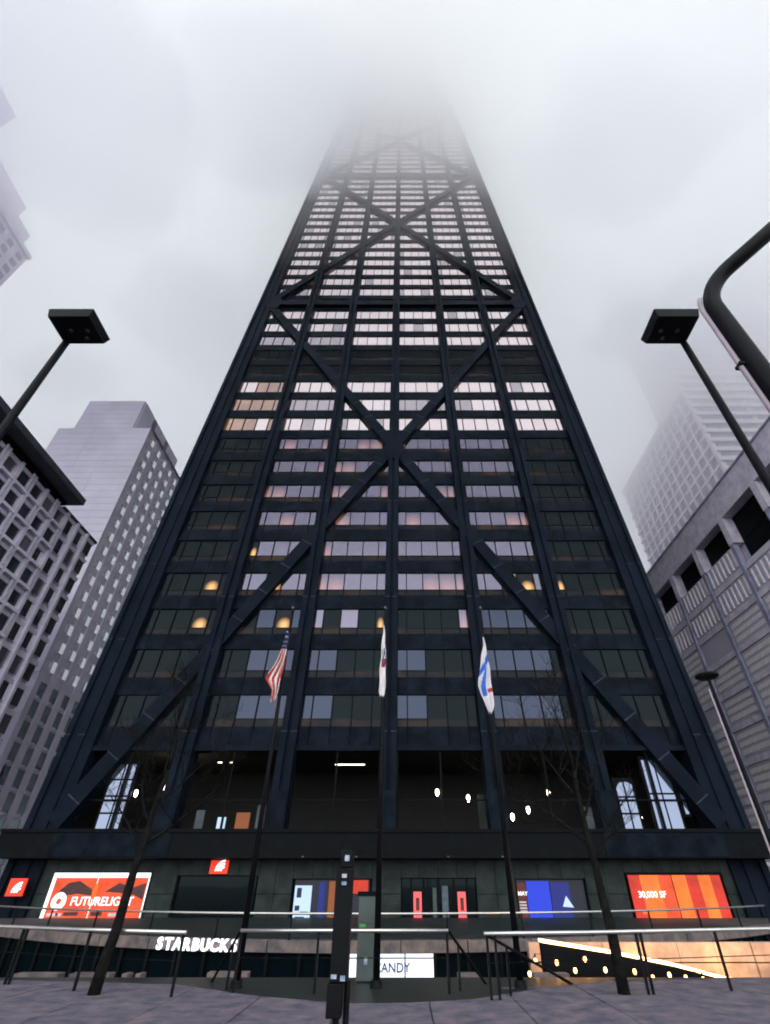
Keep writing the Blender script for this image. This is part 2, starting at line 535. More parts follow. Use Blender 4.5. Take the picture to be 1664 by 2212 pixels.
# columns
for i in range(-2, 3):
    c = i * UC
    g = MB()
    fbox(g, c - 0.62, c + 0.62, ZB - 1.0, TOP, -0.85, 0.50)
    fbox(g, c - 0.62, c - 0.14, ZB - 1.0, TOP, 0.50, 0.74)
    fbox(g, c + 0.14, c + 0.62, ZB - 1.0, TOP, 0.50, 0.74)
    o = g.build('column', M['steel'], tw)
    g = MB()
    for k in range(0, 40, 3):
        zz = zt(k) + 0.9
        fbox(g, c - 0.63, c - 0.13, zz, zz + 0.07, 0.745, 0.765)
        fbox(g, c + 0.13, c + 0.63, zz, zz + 0.07, 0.745, 0.765)
    q = g.build('splice_plate', M['seam'], o)
for s in (-1, 1):
    g = MB()
    a = lambda u0, u1, o0, o1, z0=-0.5: fbox(g, *(sorted((s * u0, s * u1))), z0, TOP, o0, o1)
    a(22.70, 25.15, -2.0, 0.40)
    a(22.70, 23.10, 0.40, 0.52)
    a(23.62, 24.20, 0.40, 0.54)
    a(24.72, 25.15, 0.40, 0.60)
    o = g.build('corner_column', M['steel'], tw)
    g = MB()
    for k in range(0, 40, 2):
        zz = zt(k) + 0.7
        fbox(g, *(sorted((s * 24.70, s * 25.17))), zz, zz + 0.07, 0.605, 0.62)
        fbox(g, *(sorted((s * 23.60, s * 24.22))), zz, zz + 0.07, 0.545, 0.56)
    g.build('splice_plate', M['seam'], o)
    # side face columns
    g = MB()
    for j in range(1, 8):
        for (z0, z1_) in ((0.0, TOP),):
            def sp(z, dy):
                yy = 0.0443 * z + (D0 - 2 * 0.0443 * z) * j / 8 + dy
                return yy
            x0, x1 = 25.3 * S(0), 25.3 * s1
            g.hexa([(s * (x0 - 0.8), sp(0, -0.7), 0), (s * x0, sp(0, -0.7), 0), (s * x0, sp(0, 0.7), 0), (s * (x0 - 0.8), sp(0, 0.7), 0),
                    (s * (x1 - 0.8), sp(TOP, -0.7), TOP), (s * x1, sp(TOP, -0.7), TOP), (s * x1, sp(TOP, 0.7), TOP), (s * (x1 - 0.8), sp(TOP, 0.7), TOP)])
    g.build('side_column', M['steel'], tw)

# X bracing
nodes = [5.0, 78.6, 145.6, 208.0, 268.0, 326.0]
for z0, z1_ in zip(nodes, nodes[1:]):
    for s in (-1, 1):
        g = MB()
        u0, u1 = -s * 23.3 , s * 23.3
        # straight in real space: interpolate real x, not face units
        xa, xb = u0 * S(z0), u1 * S(z1_)
        L = math.hypot(xb - xa, z1_ - z0)
        nx, nz_ = -(z1_ - z0) / L, (xb - xa) / L
        hw = 0.60
        def q(x, z, o): return (x, 0.0443 * z - o, z)
        pa = [(xa + nx * hw, z0 + nz_ * hw), (xa - nx * hw, z0 - nz_ * hw)]
        pb = [(xb + nx * hw, z1_ + nz_ * hw), (xb - nx * hw, z1_ - nz_ * hw)]
        g.hexa([q(*pa[0], 0.58), q(*pa[1], 0.58), q(*pa[1], -0.8), q(*pa[0], -0.8),
                q(*pb[0], 0.58), q(*pb[1], 0.58), q(*pb[1], -0.8), q(*pb[0], -0.8)])
        o = g.build('diagonal_brace', M['steel'], tw)
        if z0 < 140:
            g = MB()
            for t in [i / 26 + 0.02 for i in range(26)]:
                cx, cz = xa + (xb - xa) * t, z0 + (z1_ - z0) * t
                dx, dz = (xb - xa) / L * 0.04, (z1_ - z0) / L * 0.04
                p0 = [(cx + nx * 0.6 - dx, cz + nz_ * 0.6 - dz), (cx - nx * 0.6 - dx, cz - nz_ * 0.6 - dz),
                      (cx - nx * 0.6 + dx, cz - nz_ * 0.6 + dz), (cx + nx * 0.6 + dx, cz + nz_ * 0.6 + dz)]
                g.hexa([q(*p, 0.585) for p in p0] + [q(*p, 0.60) for p in p0])
            g.build('splice_plate', M['seam'], o)
for z0 in nodes[1:-1]:
    g = MB()
    fbox(g, -23.4, 23.4, z0 - 0.7, z0 + 0.75, -0.8, 0.60)
    g.build('tie_beam', M['steel'], tw)
# gusset plates where the diagonals meet a column
g_ = []
for zc, u in [(43.0, 0), (113.3, 0), (78.6, -22.2), (78.6, 22.2), (145.6, -22.2), (145.6, 22.2)]:
    g = MB()
    x = u * S(zc); hw, hh = 1.3, 1.9
    q = lambda xx, z, o: (xx, 0.0443 * z - o, z)
    ring = [(x - 0.7, zc - hh), (x + 0.7, zc - hh), (x + hw, zc), (x + 0.7, zc + hh), (x - 0.7, zc + hh), (x - hw, zc)]
    g.face([q(a, b, 0.66) for a, b in ring])
    for (a, b), (c, d) in zip(ring, ring[1:] + ring[:1]):
        g.face([q(a, b, 0.66), q(c, d, 0.66), q(c, d, 0.3), q(a, b, 0.3)])
    g.build('gusset_plate', M['steel'], tw)

# bays: panes, sills, spandrels, mullions
bays = []
for b in range(6):
    c0 = (b - 3) * UC; c1 = c0 + UC
    lo = c0 + 0.62 if b > 0 else -22.70
    hi = c1 - 0.62 if b < 5 else 22.70
    bays.append((lo, hi))
MULT = [-2.43, -0.81, 0.81, 2.43]
NROW = 82
rng = random.Random(5)


LIT = {(4, 0, 3), (3, 0, 3), (4, 5, 0), (4, 4, 3), (3, 1, 3), (3, 2, 4), (4, 1, 2), (5, 1, 0)}


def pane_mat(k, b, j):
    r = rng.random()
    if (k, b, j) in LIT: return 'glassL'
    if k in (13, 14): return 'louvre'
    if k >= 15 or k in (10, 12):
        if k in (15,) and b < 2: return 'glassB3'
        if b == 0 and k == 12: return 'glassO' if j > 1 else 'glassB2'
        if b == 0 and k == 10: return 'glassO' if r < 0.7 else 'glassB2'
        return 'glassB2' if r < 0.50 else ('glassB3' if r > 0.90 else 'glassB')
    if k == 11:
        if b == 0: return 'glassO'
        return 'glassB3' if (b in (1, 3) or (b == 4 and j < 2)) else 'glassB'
    if b in (0, 5):  # outer bays: mirrored dark neighbours put into the choice of glass
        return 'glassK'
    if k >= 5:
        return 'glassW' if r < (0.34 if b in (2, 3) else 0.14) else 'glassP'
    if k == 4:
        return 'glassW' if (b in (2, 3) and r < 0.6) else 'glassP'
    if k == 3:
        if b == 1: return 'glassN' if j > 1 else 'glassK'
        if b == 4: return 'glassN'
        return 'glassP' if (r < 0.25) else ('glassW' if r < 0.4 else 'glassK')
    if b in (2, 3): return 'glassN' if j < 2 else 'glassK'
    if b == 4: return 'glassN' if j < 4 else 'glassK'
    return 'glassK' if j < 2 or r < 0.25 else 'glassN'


PMATS = sorted({'louvre', 'glassB', 'glassB2', 'glassB3', 'glassO', 'glassP', 'glassW', 'glassN', 'glassK', 'glassL'})
far_p = MB(); far_s = MB(); far_l = MB()
npane = 0
for k in range(0, NROW):
    zk = zt(k)
    if zk + 1.5 > TOP: break
    for b, (lo, hi) in enumerate(bays):
        mid = (lo + hi) / 2
        # spandrel above the window of row k
        if k <= 37:
            g = MB()
            cuts = [lo] + [mid + x for x in MULT] + [hi]
            for a, c in zip(cuts, cuts[1:]):
                fbox(g, a + 0.02, c - 0.02, zk + 0.09, zk + 1.44, -0.5, 0.05 + rng.uniform(0, 0.012))
            fbox(g, lo, hi, zk - 0.02, zk + 0.085, -0.5, 0.11)
            g.build('spandrel_panel', M['steel2'], tw)
        else:
            fbox(far_s, lo, hi, zk, zk + 1.44, -0.5, 0.05)
        if k == 0: continue
        cuts = [lo] + [mid + x for x in MULT] + [hi]
        bot = 1.86 if (k < 10 or k in (13, 14)) else 2.32
        # low dark pane under the main glass
        if k <= 37:
            g = MB()
            for a, c in zip(cuts, cuts[1:]):
                fbox(g, a + 0.04, c - 0.04, zk - 2.46, zk - 1.92, -0.5, -0.03)
            fbox(g, lo, hi, zk - 1.92, zk - 1.86, -0.5, 0.03)
            if k < 10 or k in (13, 14): g.build('sill_panel', M['sillK'], tw)
        else:
            fbox(far_l, lo, hi, zk - 2.46, zk - 2.34, -0.5, -0.03)
        for j, (a, c) in enumerate(zip(cuts, cuts[1:])):
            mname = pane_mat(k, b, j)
            d = rng.uniform(0, 0.01)
            if k <= 10:
                g = MB()
                fbox(g, a + 0.04, c - 0.04, zk - bot, zk - 0.02, -0.5, -0.03 + d)
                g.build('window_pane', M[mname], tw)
                npane += 1
            else:
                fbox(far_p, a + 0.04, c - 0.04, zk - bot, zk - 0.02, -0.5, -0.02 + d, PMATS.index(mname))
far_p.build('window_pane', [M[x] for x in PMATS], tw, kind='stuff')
far_s.build('spandrel_panel', M['steel2'], tw, kind='stuff')
far_l.build('sill_panel', M['black'], tw, kind='stuff')
for lo, hi in bays:
    mid = (lo + hi) / 2
    for x in MULT:
        g = MB()
        fbox(g, mid + x - 0.045, mid + x + 0.045, 11.5, TOP, -0.4, 0.075)
        g.build('mullion', M['black'], tw)

# base: canopy fascia, granite wall, glazed double-height arcade
g = MB()
fbox(g, -25.3, 25.3, 9.72, 10.06, -0.3, 0.35)
g.build('arcade_lintel', M['steel'], tw)
g = MB()
g.box(-25.6, 25.6, -1.5, 0.4, 3.02, 4.55)
g.box(-25.6, 25.6, -1.62, -1.5, 4.42, 4.62)
g.build('canopy_fascia', M['black'], tw)
for (a, c) in ((-22.0, -14.2), (14.3, 22.2)):
    MB().box(a, c, -1.56, -1.505, 3.1, 4.38).build('fascia_panel', M['steel2'], tw)
g = MB()
g.box(-25.0, 25.0, 9.5, 9.8, -0.5, 9.7)
g.build('lobby_back_wall', M['interior'], tw)
g = MB()
g.box(-25.0, 25.0, 0.5, 9.4, 9.75, 9.95)
g.build('lobby_ceiling', M['interior'], tw)
g = MB()
g.box(-25.0, 25.0, 0.41, 9.4, 4.2, 4.5)
g.build('lobby_floor', M['interior'], tw)
for s_ in (-1, 1):
    a_, c_ = sorted((s_ * 24.4, s_ * 24.7))
    MB().box(a_, c_, 0.5, 9.5, 4.5, 9.74).build('lobby_side_wall', M['interior'], tw)
# arcade glazing bars
for b, (lo, hi) in enumerate(bays):
    g = MB()
    for x in (lo + 0.06, (lo + hi) / 2, hi - 0.06):
        g.box(x - 0.06, x + 0.06, 0.28, 0.44, 4.56, 9.70)
    g.box(lo, hi, 0.30, 0.42, 6.45, 6.55)
    g.build('arcade_frame', M['black'], tw)
    for x0, x1 in ((lo + 0.13, (lo + hi) / 2 - 0.07), ((lo + hi) / 2 + 0.07, hi - 0.13)):
        pass
# columns down through the arcade
for i in range(-2, 3):
    MB().box(i * UC - 0.6, i * UC + 0.6, -0.55, 0.3, 4.62, 7.0).build('column_base', M['steel2'], tw)
# curtains and dim screens in the lobby
for (x0, x1, z0, z1_, m_) in ((-9.6, -9.0, 4.6, 6.3, 'curtain'), (-8.6, -8.1, 4.6, 6.3, 'curtain'), (6.6, 8.1, 4.6, 7.0, 'granite'), (-14.0, -13.4, 4.6, 6.0, 'curtain'), (14.3, 14.9, 4.6, 6.2, 'curtain')):
    MB().box(x0, x1, 1.5, 1.6, z0, z1_).build('lobby_screen', M[m_], tw)
for (x0, x1, z0, z1_) in ((-11.2, -10.2, 4.7, 5.9), (-8.05, -7.75, 4.7, 6.3)):
    MB().box(x0, x1, 2.0, 2.1, z0, z1_).build('lit_bar_shelf', M['brownlit'], tw)
for (x0, x1) in ((-12.5, -12.25), (-12.05, -11.9)):
    MB().box(x0, x1, 1.9, 1.98, 4.8, 5.6).build('lit_screen', M['posterw'], tw)

# tall round-headed corner windows that catch the sky
def tall_window(x0, x1, z0, z1_, cols_, rows_, arch, side, ydep=0.55):
    w = MB()
    w.box(x0 - 0.12, x1 + 0.12, ydep + 0.05, ydep + 0.2, z0 - 0.1, z1_ + 0.2)
    fr = w.build('tall_window', M['black'], tw)
    for i in range(cols_):
        for j in range(rows_):
            a = x0 + (x1 - x0) * i / cols_ + 0.06; c = x0 + (x1 - x0) * (i + 1) / cols_ - 0.06
            d = z0 + (z1_ - z0) * j / rows_ + 0.06; e = z0 + (z1_ - z0) * (j + 1) / rows_ - 0.06
            if arch and j == rows_ - 1:
                # rounded head on the outer pane
                pts = []
                N = 6
                if i == 0:
                    pts = [(a, d), (c, d), (c, e - 0.05)] + [(a + (c - a) * (1 - t / N), d + (e - d) * math.sqrt(max(0, 1 - (t / N) ** 2 * 0.75))) for t in range(1, N + 1)]
                else:
                    pts = [(c, d)] + [(a + (c - a) * (t / N), d + (e - d) * math.sqrt(max(0, 1 - (t / N) ** 2 * 0.35))) for t in range(N, -1, -1)] + [(a, d)]
            else:
                pts = [(a, d), (c, d), (c, e), (a, e)]
            m_ = MB()
            m_.face([(p[0], ydep, p[1]) for p in pts])
            m_.face([(p[0], ydep + 0.03, p[1]) for p in pts][::-1])
            for (p, q2) in zip(pts, pts[1:] + pts[:1]):
                m_.face([(p[0], ydep, p[1]), (q2[0], ydep, q2[1]), (q2[0], ydep + 0.03, q2[1]), (p[0], ydep + 0.03, p[1])])
            m_.build('pane', M['winmid2'], fr)


M['winmid2'] = mirror_glass('sky_catching_pane', (0.55, 0.62, 0.90), 0.30, base=(0.08, 0.1, 0.14))
tall_window(16.65, 17.95, 4.65, 7.75, 2, 3, True, 1)
tall_window(19.0, 20.9, 4.65, 9.2, 2, 2, False, 1)
tall_window(21.2, 21.55, 5.6, 7.2, 1, 1, False, 1)
tall_window(-20.6, -18.9, 4.65, 8.9, 2, 4, False, -1)
tall_window(-22.6, -22.2, 5.4, 7.6, 1, 1, False, -1)

# granite wall panels with shop openings left free
WY = -0.2
openings = [(-21.75, -15.35, -0.6, 2.35), (-13.75, -8.4, -0.6, 2.15), (-6.15, -0.95, -0.6, 1.98), (0.95, 5.85, -0.6, 2.02), (8.4, 13.0, -0.6, 1.98), (15.6, 22.0, -0.6, 2.30)]
xs_cut = [-25.2, -23.6]
for a, c, _, _ in openings:
    xs_cut += [a, c]
xs_cut += [23.6, 25.2]
for i, (a, c) in enumerate(zip(xs_cut, xs_cut[1:])):
    ops = [o for o in openings if abs(o[0] - a) < 1e-6]
    if ops:
        z0 = ops[0][3]
        nn = max(2, round((c - a) / 1.4))
        for j in range(nn):
            p, q2 = a + (c - a) * j / nn, a + (c - a) * (j + 1) / nn
            MB().box(p + 0.012, q2 - 0.012, WY + rng.uniform(0, 0.012), WY + 0.4, z0, 3.0).build('granite_panel', M['granite'], tw)
    else:
        nn = max(1, round((c - a) / 1.3))
        for j in range(nn):
            p, q2 = a + (c - a) * j / nn, a + (c - a) * (j + 1) / nn
            for (z0, z1_) in ((-0.6, 1.18), (1.2, 3.0)):
                MB().box(p + 0.012, q2 - 0.012, WY + rng.uniform(0, 0.012), WY + 0.4, z0, z1_ - 0.012).build('granite_panel', M['granite'], tw)
MB().box(-25.1, 25.1, 0.36, 0.42, -0.6, 3.0).build('wall_backing', M['black'], tw)
# canopy downlights
for x in (-5.4, -1.95, 4.0, 7.5):
    MB().box(x - 0.07, x + 0.07, -1.60, -1.505, 3.06, 3.14).build('canopy_spotlight', M['lens'], tw)
# shop windows and doors inside the openings
a = M
MB().box(-13.6, -8.55, 0.1, 0.2, -0.6, 2.1).build('shop_window', M['glassK'], tw)
w_ = MB().box(-6.0, -1.1, 0.1, 0.2, -0.6, 1.93).build('shop_window', M['blue3'], tw)
MB().box(-4.4, -4.0, 0.06, 0.09, -0.5, 1.8).build('window_film', M['blue2'], w_)
MB().box(-3.75, -3.35, 0.06, 0.09, -0.5, 1.85).build('window_light', M['brownlit'], w_)
d_ = MB().box(1.0, 5.8, 0.1, 0.2, -0.6, 1.97).build('entrance_glazing', M['glassK'], tw)
for x in (1.6, 2.4, 3.35, 4.4, 5.25):
    MB().box(x - 0.05, x + 0.05, 0.02, 0.09, -0.6, 1.95).build('door_frame', M['black'], d_)
MB().box(3.0, 3.25, 0.04, 0.09, -0.5, 1.5).build('door_push_bar', M['totem'], d_)
MB().box(3.6, 4.0, 0.04, 0.09, -0.5, 1.6).build('door_push_bar', M['curtain'], d_)
MB().box(8.5, 12.9, 0.1, 0.2, -0.6, 1.93).build('shop_window', M['blue3'], tw)
MB().box(15.7, 21.9, 0.1, 0.2, -0.6, 2.25).build('shop_window', M['black'], tw)
MB().box(-21.7, -15.4, 0.1, 0.2, -0.6, 2.3).build('shop_window', M['black'], tw)

# ------------------------------------------------------------------ signs and posters on the base
FX = -0.35
b = thing('billboard', (-18.5, FX, -0.3), 'wide glowing orange FUTURELIGHT billboard with white border, left end of the base', 'billboard')
MB().box(-21.75, -15.45, FX, FX + 0.10, -0.28, 2.28).build('white_frame', M['signwhite'], b, bevel=0.01)
for (x0, x1) in ((-21.50, -18.80), (-18.74, -15.50)):
    MB().box(x0, x1, FX - 0.03, FX - 0.002, -0.10, 2.02).build('printed_panel', M['signorange'], b)
for (pts) in ([(-21.4, 1.0), (-20.6, 1.75), (-19.9, 1.85), (-19.0, 1.45), (-18.85, 1.1), (-19.8, 1.2), (-20.6, 1.1)],
              [(-18.1, 1.3), (-17.3, 1.75), (-16.4, 1.5), (-15.55, 1.75), (-15.55, 0.9), (-16.2, 1.15), (-17.2, 1.25)],
              [(-20.3, 0.1), (-19.4, 0.12), (-19.4, 0.30), (-20.3, 0.28)], [(-18.6, 0.1), (-17.9, 0.1), (-17.9, 0.3), (-18.6, 0.3)]):
    m_ = MB()
    m_.face([(p, FX - 0.045, q) for p, q in pts]); m_.face([(p, FX - 0.032, q) for p, q in pts][::-1])
    m_.build('mountain_print', M['signdark'], b)
# ring emblem
m_ = MB(); N = 22
for i in range(N):
    a0, a1 = 2 * pi * i / N, 2 * pi * (i + 1) / N
    c = (-20.85, 0.82)
    P = lambda r, a_: (c[0] + r * cos(a_), FX - 0.06, c[1] + r * sin(a_))
    m_.face([P(0.16, a0), P(0.46, a0), P(0.46, a1), P(0.16, a1)])
m_.build('ring_emblem', M['signwhite'], b)
text_mesh('lettering', 'FUTURELIGHT', 0.62, 0.012, M['signwhite'], b, (-18.1, FX - 0.06, 0.80))
for i, (x, w) in enumerate(((-21.0, 0.7), (-20.6, 0.35), (-17.3, 0.35), (-16.9, 0.5))):
    MB().box(x - w / 2, x + w / 2, FX - 0.05, FX - 0.031, 0.08, 0.24).build('small_print', M['flagw'], b)
# small figure in the middle
m_ = MB()
m_.smooth = True
m_.tube([(-18.75, FX - 0.06, 0.95), (-18.7, FX - 0.06, 1.3), (-18.68, FX - 0.06, 1.6), (-18.66, FX - 0.06, 1.75)], [0.10, 0.2, 0.16, 0.05], 8)
m_.build('printed_figure', M['signorange3'], b)


def red_sign(x0, x1, z0, z1_, y, label):
    t = thing('square_sign', ((x0 + x1) / 2, y, z0), label, 'sign')
    MB().box(x0, x1, y, y + 0.15, z0, z1_).build('sign_face', M['signred'], t, bevel=0.02)
    m_ = MB()
    cx, cz, r = x1 - 0.18 * (x1 - x0), z0 + 0.2 * (z1_ - z0), 0.55 * (x1 - x0)
    for k in range(3):
        r0, r1 = r * (0.25 + 0.26 * k), r * (0.43 + 0.26 * k)
        for i in range(6):
            a0, a1 = pi / 2 + pi / 2 * i / 6, pi / 2 + pi / 2 * (i + 1) / 6
            P = lambda rr, aa: (cx + rr * cos(aa), y - 0.012, cz + rr * sin(aa))
            m_.face([P(r0, a0), P(r1, a0), P(r1, a1), P(r0, a1)])
    m_.build('emblem', M['signwhite'], t)


red_sign(-24.0, -22.95, 1.08, 1.98, -1.1, 'small glowing red sign at the far left end of the granite wall')
red_sign(-11.62, -10.45, 2.22, 2.95, FX - 0.1, 'square red sign with white emblem above the dark shop window')


def poster(name, x0, x1, z0, z1_, y, m_, label, cat='poster', group=None):
    t = thing(name, ((x0 + x1) / 2, y, z0), label, cat, group)
    MB().box(x0, x1, y, y + 0.03, z0, z1_).build('sheet', m_, t)
    return t


t = poster('poster', -5.95, -4.85, -0.5, 1.62, -0.02, M['posterw'], 'pale blue upright poster at the left edge of the central shop window')
for (x0, x1, z0, z1_) in ((-5.8, -5.5, 1.0, 1.5), (-5.85, -5.55, 0.35, 0.6), (-5.5, -5.0, 0.22, 0.3), (-5.8, -5.2, 0.0, 0.05), (-5.8, -5.0, -0.2, -0.12)):
    MB().box(x0, x1, -0.03, -0.021, z0, z1_).build('printed_block', M['ink'], t)
t = poster('poster', -2.75, -1.2, 1.2, 1.9, -0.02, M['signorange2'], 'red orange poster high in the shop window behind the grey cabinet')
t = poster('poster', -2.75, -2.2, -0.5, 1.19, -0.02, M['signorange3'], 'tall narrow orange poster beside the black signal post')
for i, x in enumerate((1.75, 4.6)):
    t = poster('door_poster', x, x + 0.52, -0.5, 1.3, -0.02, M['pinkred'],
               'pink red upright print on the left door of the entrance' if i == 0 else 'pink red upright print on the right door of the entrance', 'poster', 'pink prints on the entrance doors')
    MB().box(x + 0.15, x + 0.38, -0.03, -0.021, 0.35, 1.0).build('printed_block', M['maroon'], t)
t = poster('poster', 9.1, 10.6, -0.5, 1.85, -0.03, M['blue1'], 'bright blue poster in the shop window right of the entrance')
t = poster('poster', 10.65, 11.9, -0.5, 1.80, -0.03, M['blue2'], 'dim navy poster with a pale triangle beside the bright blue one')
m_ = MB(); m_.face([(11.3, -0.045, 0.55), (12.0, -0.045, 0.5), (11.6, -0.045, 1.1)]); m_.face([(11.3, -0.035, 0.55), (11.6, -0.035, 1.1), (12.0, -0.035, 0.5)])
m_.build('printed_block', M['posterw'], t)
t = poster('poster', 8.5, 9.05, -0.5, 1.75, -0.03, M['maroon'], 'narrow maroon poster reading MAY left of the bright blue poster')
text_mesh('lettering', 'MAY', 0.30, 0.008, M['signwhite'], t, (8.82, -0.06, 1.2))
for i in range(4):
    MB().box(8.55, 9.0, -0.05, -0.031, 0.28 + i * 0.15, 0.36 + i * 0.15).build('printed_block', M['flagw'], t)
b = thing('billboard', (18.7, FX, -0.2), 'wide striped orange billboard reading 30,000 SF, right end of the base', 'billboard')
for i, (x0, x1, mm) in enumerate(((15.75, 16.5, 'signorange2'), (16.5, 17.7, 'signorange3'), (17.7, 18.55, 'signorange'), (18.6, 19.5, 'signorange3'), (19.5, 20.3, 'signorange2'), (20.3, 21.1, 'signorange3'), (21.1, 21.75, 'signorange2'))):
    MB().box(x0, x1 - 0.002, FX - 0.01, FX + 0.06, -0.12, 2.16).build('printed_stripe', M[mm], b)
MB().box(15.62, 21.9, FX - 0.02, FX + 0.06, 2.17, 2.27).build('frame', M['black'], b)
MB().box(15.62, 21.9, FX - 0.02, FX + 0.06, -0.22, -0.13).build('frame', M['black'], b)
MB().box(18.55, 18.6, FX - 0.015, FX + 0.06, -0.12, 2.16).build('frame', M['black'], b)
text_mesh('lettering', '30,000 SF', 0.46, 0.01, M['signwhite'], b, (17.05, FX - 0.04, 1.15))
for (x, w, zz) in ((17.2, 1.1, 0.62), (17.4, 0.9, 0.4), (16.6, 0.8, 0.2)):
    MB().box(x - w / 2, x + w / 2, FX - 0.03, FX - 0.012, zz, zz + 0.1).build('small_print', M['signorange3'], b)

# ------------------------------------------------------------------ lamps inside the arcade
def lathe(mb, prof, c, n=12, m=0):
    prev = None
    for r, z in prof:
        i = len(mb.v)
        for j in range(n):
            mb.v.append((c[0] + r * cos(2 * pi * j / n), c[1] + r * sin(2 * pi * j / n), c[2] + z))
        if prev is not None:
            for j in range(n):
                mb.f.append([prev + j, prev + (j + 1) % n, i + (j + 1) % n, i + j]); mb.m.append(m)
        prev = i
    return mb


def dup(root, loc, label):
    r = root.copy(); col.objects.link(r); r.location = loc; r['label'] = label
    for ch in root.children:
        c = ch.copy(); col.objects.link(c); c.parent = r
    return r


PL = [(3.61, 1.2, 7.1, 'first from the central column'), (5.88, 1.2, 6.72, 'second from the central column'), (11.83, 1.2, 7.1, 'highest in the bay right of the entrance'), (10.18, 1.2, 6.0, 'middle of the falling row'), (8.98, 1.2, 5.55, 'lower in the falling row'), (7.98, 1.2, 5.0, 'lowest, beside the right flagpole'),
      (15.9, 1.2, 5.0, 'just left of the round-headed window'), (18.2, 1.2, 5.5, 'between the two tall right windows'), (-18.7, 1.2, 7.05, 'at the far left by the tall window')]
p0 = None
for x, y, zz, w in PL:
    lab = 'small glowing pendant lamp behind the arcade glass, ' + w
    if p0 is None:
        p0 = thing('pendant_lamp', (x, y, zz), lab, 'lamp', 'pendant lamps in the arcade')
        m_ = MB(); lathe(m_, [(0.01, 0.24), (0.10, 0.16), (0.13, 0.0), (0.10, -0.16), (0.01, -0.26)], (x, y, zz), 10); m_.smooth = True
        m_.build('glass_shade', M['pend'], p0)
        MB().tube([(x, y, zz + 0.24), (x, y, zz + 2.3)], 0.012, 5).build('cord', M['black'], p0)
        MB().box(x - 0.05, x + 0.05, y - 0.05, y + 0.05, zz + 0.22, zz + 0.32).build('lamp_cap', M['black'], p0)
    else:
        dup(p0, (x, y, zz), lab)
t = thing('dome_lamp', (-16.3, 1.3, 7.0), 'large glowing dome lamp with red shade at the left of the arcade', 'lamp')
m_ = MB(); lathe(m_, [(0.02, 0.75), (0.3, 0.65), (0.48, 0.3), (0.5, 0.02), (0.02, 0.0)], (-16.3, 1.3, 7.15)); m_.smooth = True
m_.build('glass_dome', M['pend'], t)
m_ = MB(); lathe(m_, [(0.5, 0.0), (0.52, -0.1), (0.45, -0.5), (0.3, -0.55), (0.28, -0.1)], (-16.3, 1.3, 7.14))
m_.build('red_skirt', M['copper'], t)
MB().tube([(-16.3, 1.3, 7.85), (-16.3, 1.3, 9.75)], 0.015, 5).build('cord', M['black'], t)
for (x0, x1, zz, lab) in ((-4.1, -1.85, 8.95, 'long glowing ceiling tube in the bay left of the central column'), (-13.1, -12.8, 9.1, 'short glowing ceiling light, left of a pair'), (-12.2, -11.9, 9.1, 'short glowing ceiling light, right of a pair')):
    t = thing('ceiling_tube', ((x0 + x1) / 2, 1.2, zz), lab, 'ceiling light')
    MB().tube([(x0, 1.2, zz), (x1, 1.2, zz)], 0.035, 8).build('tube', M['tube'], t)
    MB().box(x0, x1, 1.16, 1.24, zz + 0.03, zz + 0.09).build('housing', M['black'], t)
    MB().tube([((x0 + x1) / 2, 1.2, zz + 0.08), ((x0 + x1) / 2, 1.2, 9.76)], 0.012, 5).build('hanger', M['black'], t)

# ------------------------------------------------------------------ neighbouring buildings
# left: concrete building with deep window boxes and an overhanging roof slab
bl = thing('concrete_building', (-52, 4, 0), 'concrete building with deep window boxes and dark overhanging roof, left edge', 'building')
XL = -44.3
MB().box(-70, XL - 0.75, -16, 20.0, 0, 41.9).build('wall', M['concrete'], bl)
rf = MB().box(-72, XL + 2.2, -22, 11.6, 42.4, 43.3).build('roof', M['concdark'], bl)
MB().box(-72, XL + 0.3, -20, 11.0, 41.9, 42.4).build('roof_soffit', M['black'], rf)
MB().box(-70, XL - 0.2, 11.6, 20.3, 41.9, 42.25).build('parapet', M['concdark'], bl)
PW, PH = 2.5, 3.0
ncol, nrow = 14, 13
pane_me = {}
for key in ('windark', 'winpale', 'winmid'):
    pane_me[key] = MB().box(-0.04, 0.04, -0.85, 0.85, -1.0, 1.0).mesh('window_pane', M[key])
sill_mb = MB()
sill_mb.hexa([(-0.75, -1.0, -1.45), (0.18, -1.0, -1.45), (0.18, 1.0, -1.45), (-0.75, 1.0, -1.45), (-0.75, -1.0, -0.80), (0.05, -1.0, -1.0), (0.05, 1.0, -1.0), (-0.75, 1.0, -0.80)])
sill_me = sill_mb.mesh('window_box', M['concrete'])
hood_me = MB().box(-0.02, 0.12, -0.12, 0.14, -1.0, 1.45).mesh('window_fin', M['concrete'])
rl = random.Random(3)
for c in range(ncol):
    yc = 20.0 - (c + 0.5) * PW
    flush = c < 3
    MB().box(XL - 0.75, XL, yc - PW / 2 - 0.0, yc - PW / 2 + 0.42, 0, 41.9).build('pier', M['concrete'], bl)
    for r in range(nrow):
        zc = 41.9 - (r + 0.5) * PH
        if flush:
            p = inst('window_pane', pane_me['winpale' if (r == 0 or rl.random() < 0.75) else 'winmid'], bl, (XL - 0.45, yc + 0.2, zc))
        else:
            rr_ = rl.random()
            inst('window_pane', pane_me['windark' if rr_ < 0.72 else ('winmid' if rr_ < 0.94 else 'winpale')], bl, (XL - 0.52 + rl.uniform(-0.06, 0.03), yc + 0.2, zc))
            inst('window_box', sill_me, bl, (XL, yc + 0.2, zc))
            if (r + c) % 2 == 0:
                inst('window_fin', hood_me, bl, (XL, yc + 0.85, zc))
for r in range(nrow + 1):
    zc = 41.9 - r * PH
    MB().box(XL - 0.74, XL - 0.35, -15, 20.0 - 0.02, zc - 0.55, zc - 0.02).build('floor_band', M['concrete'], bl)

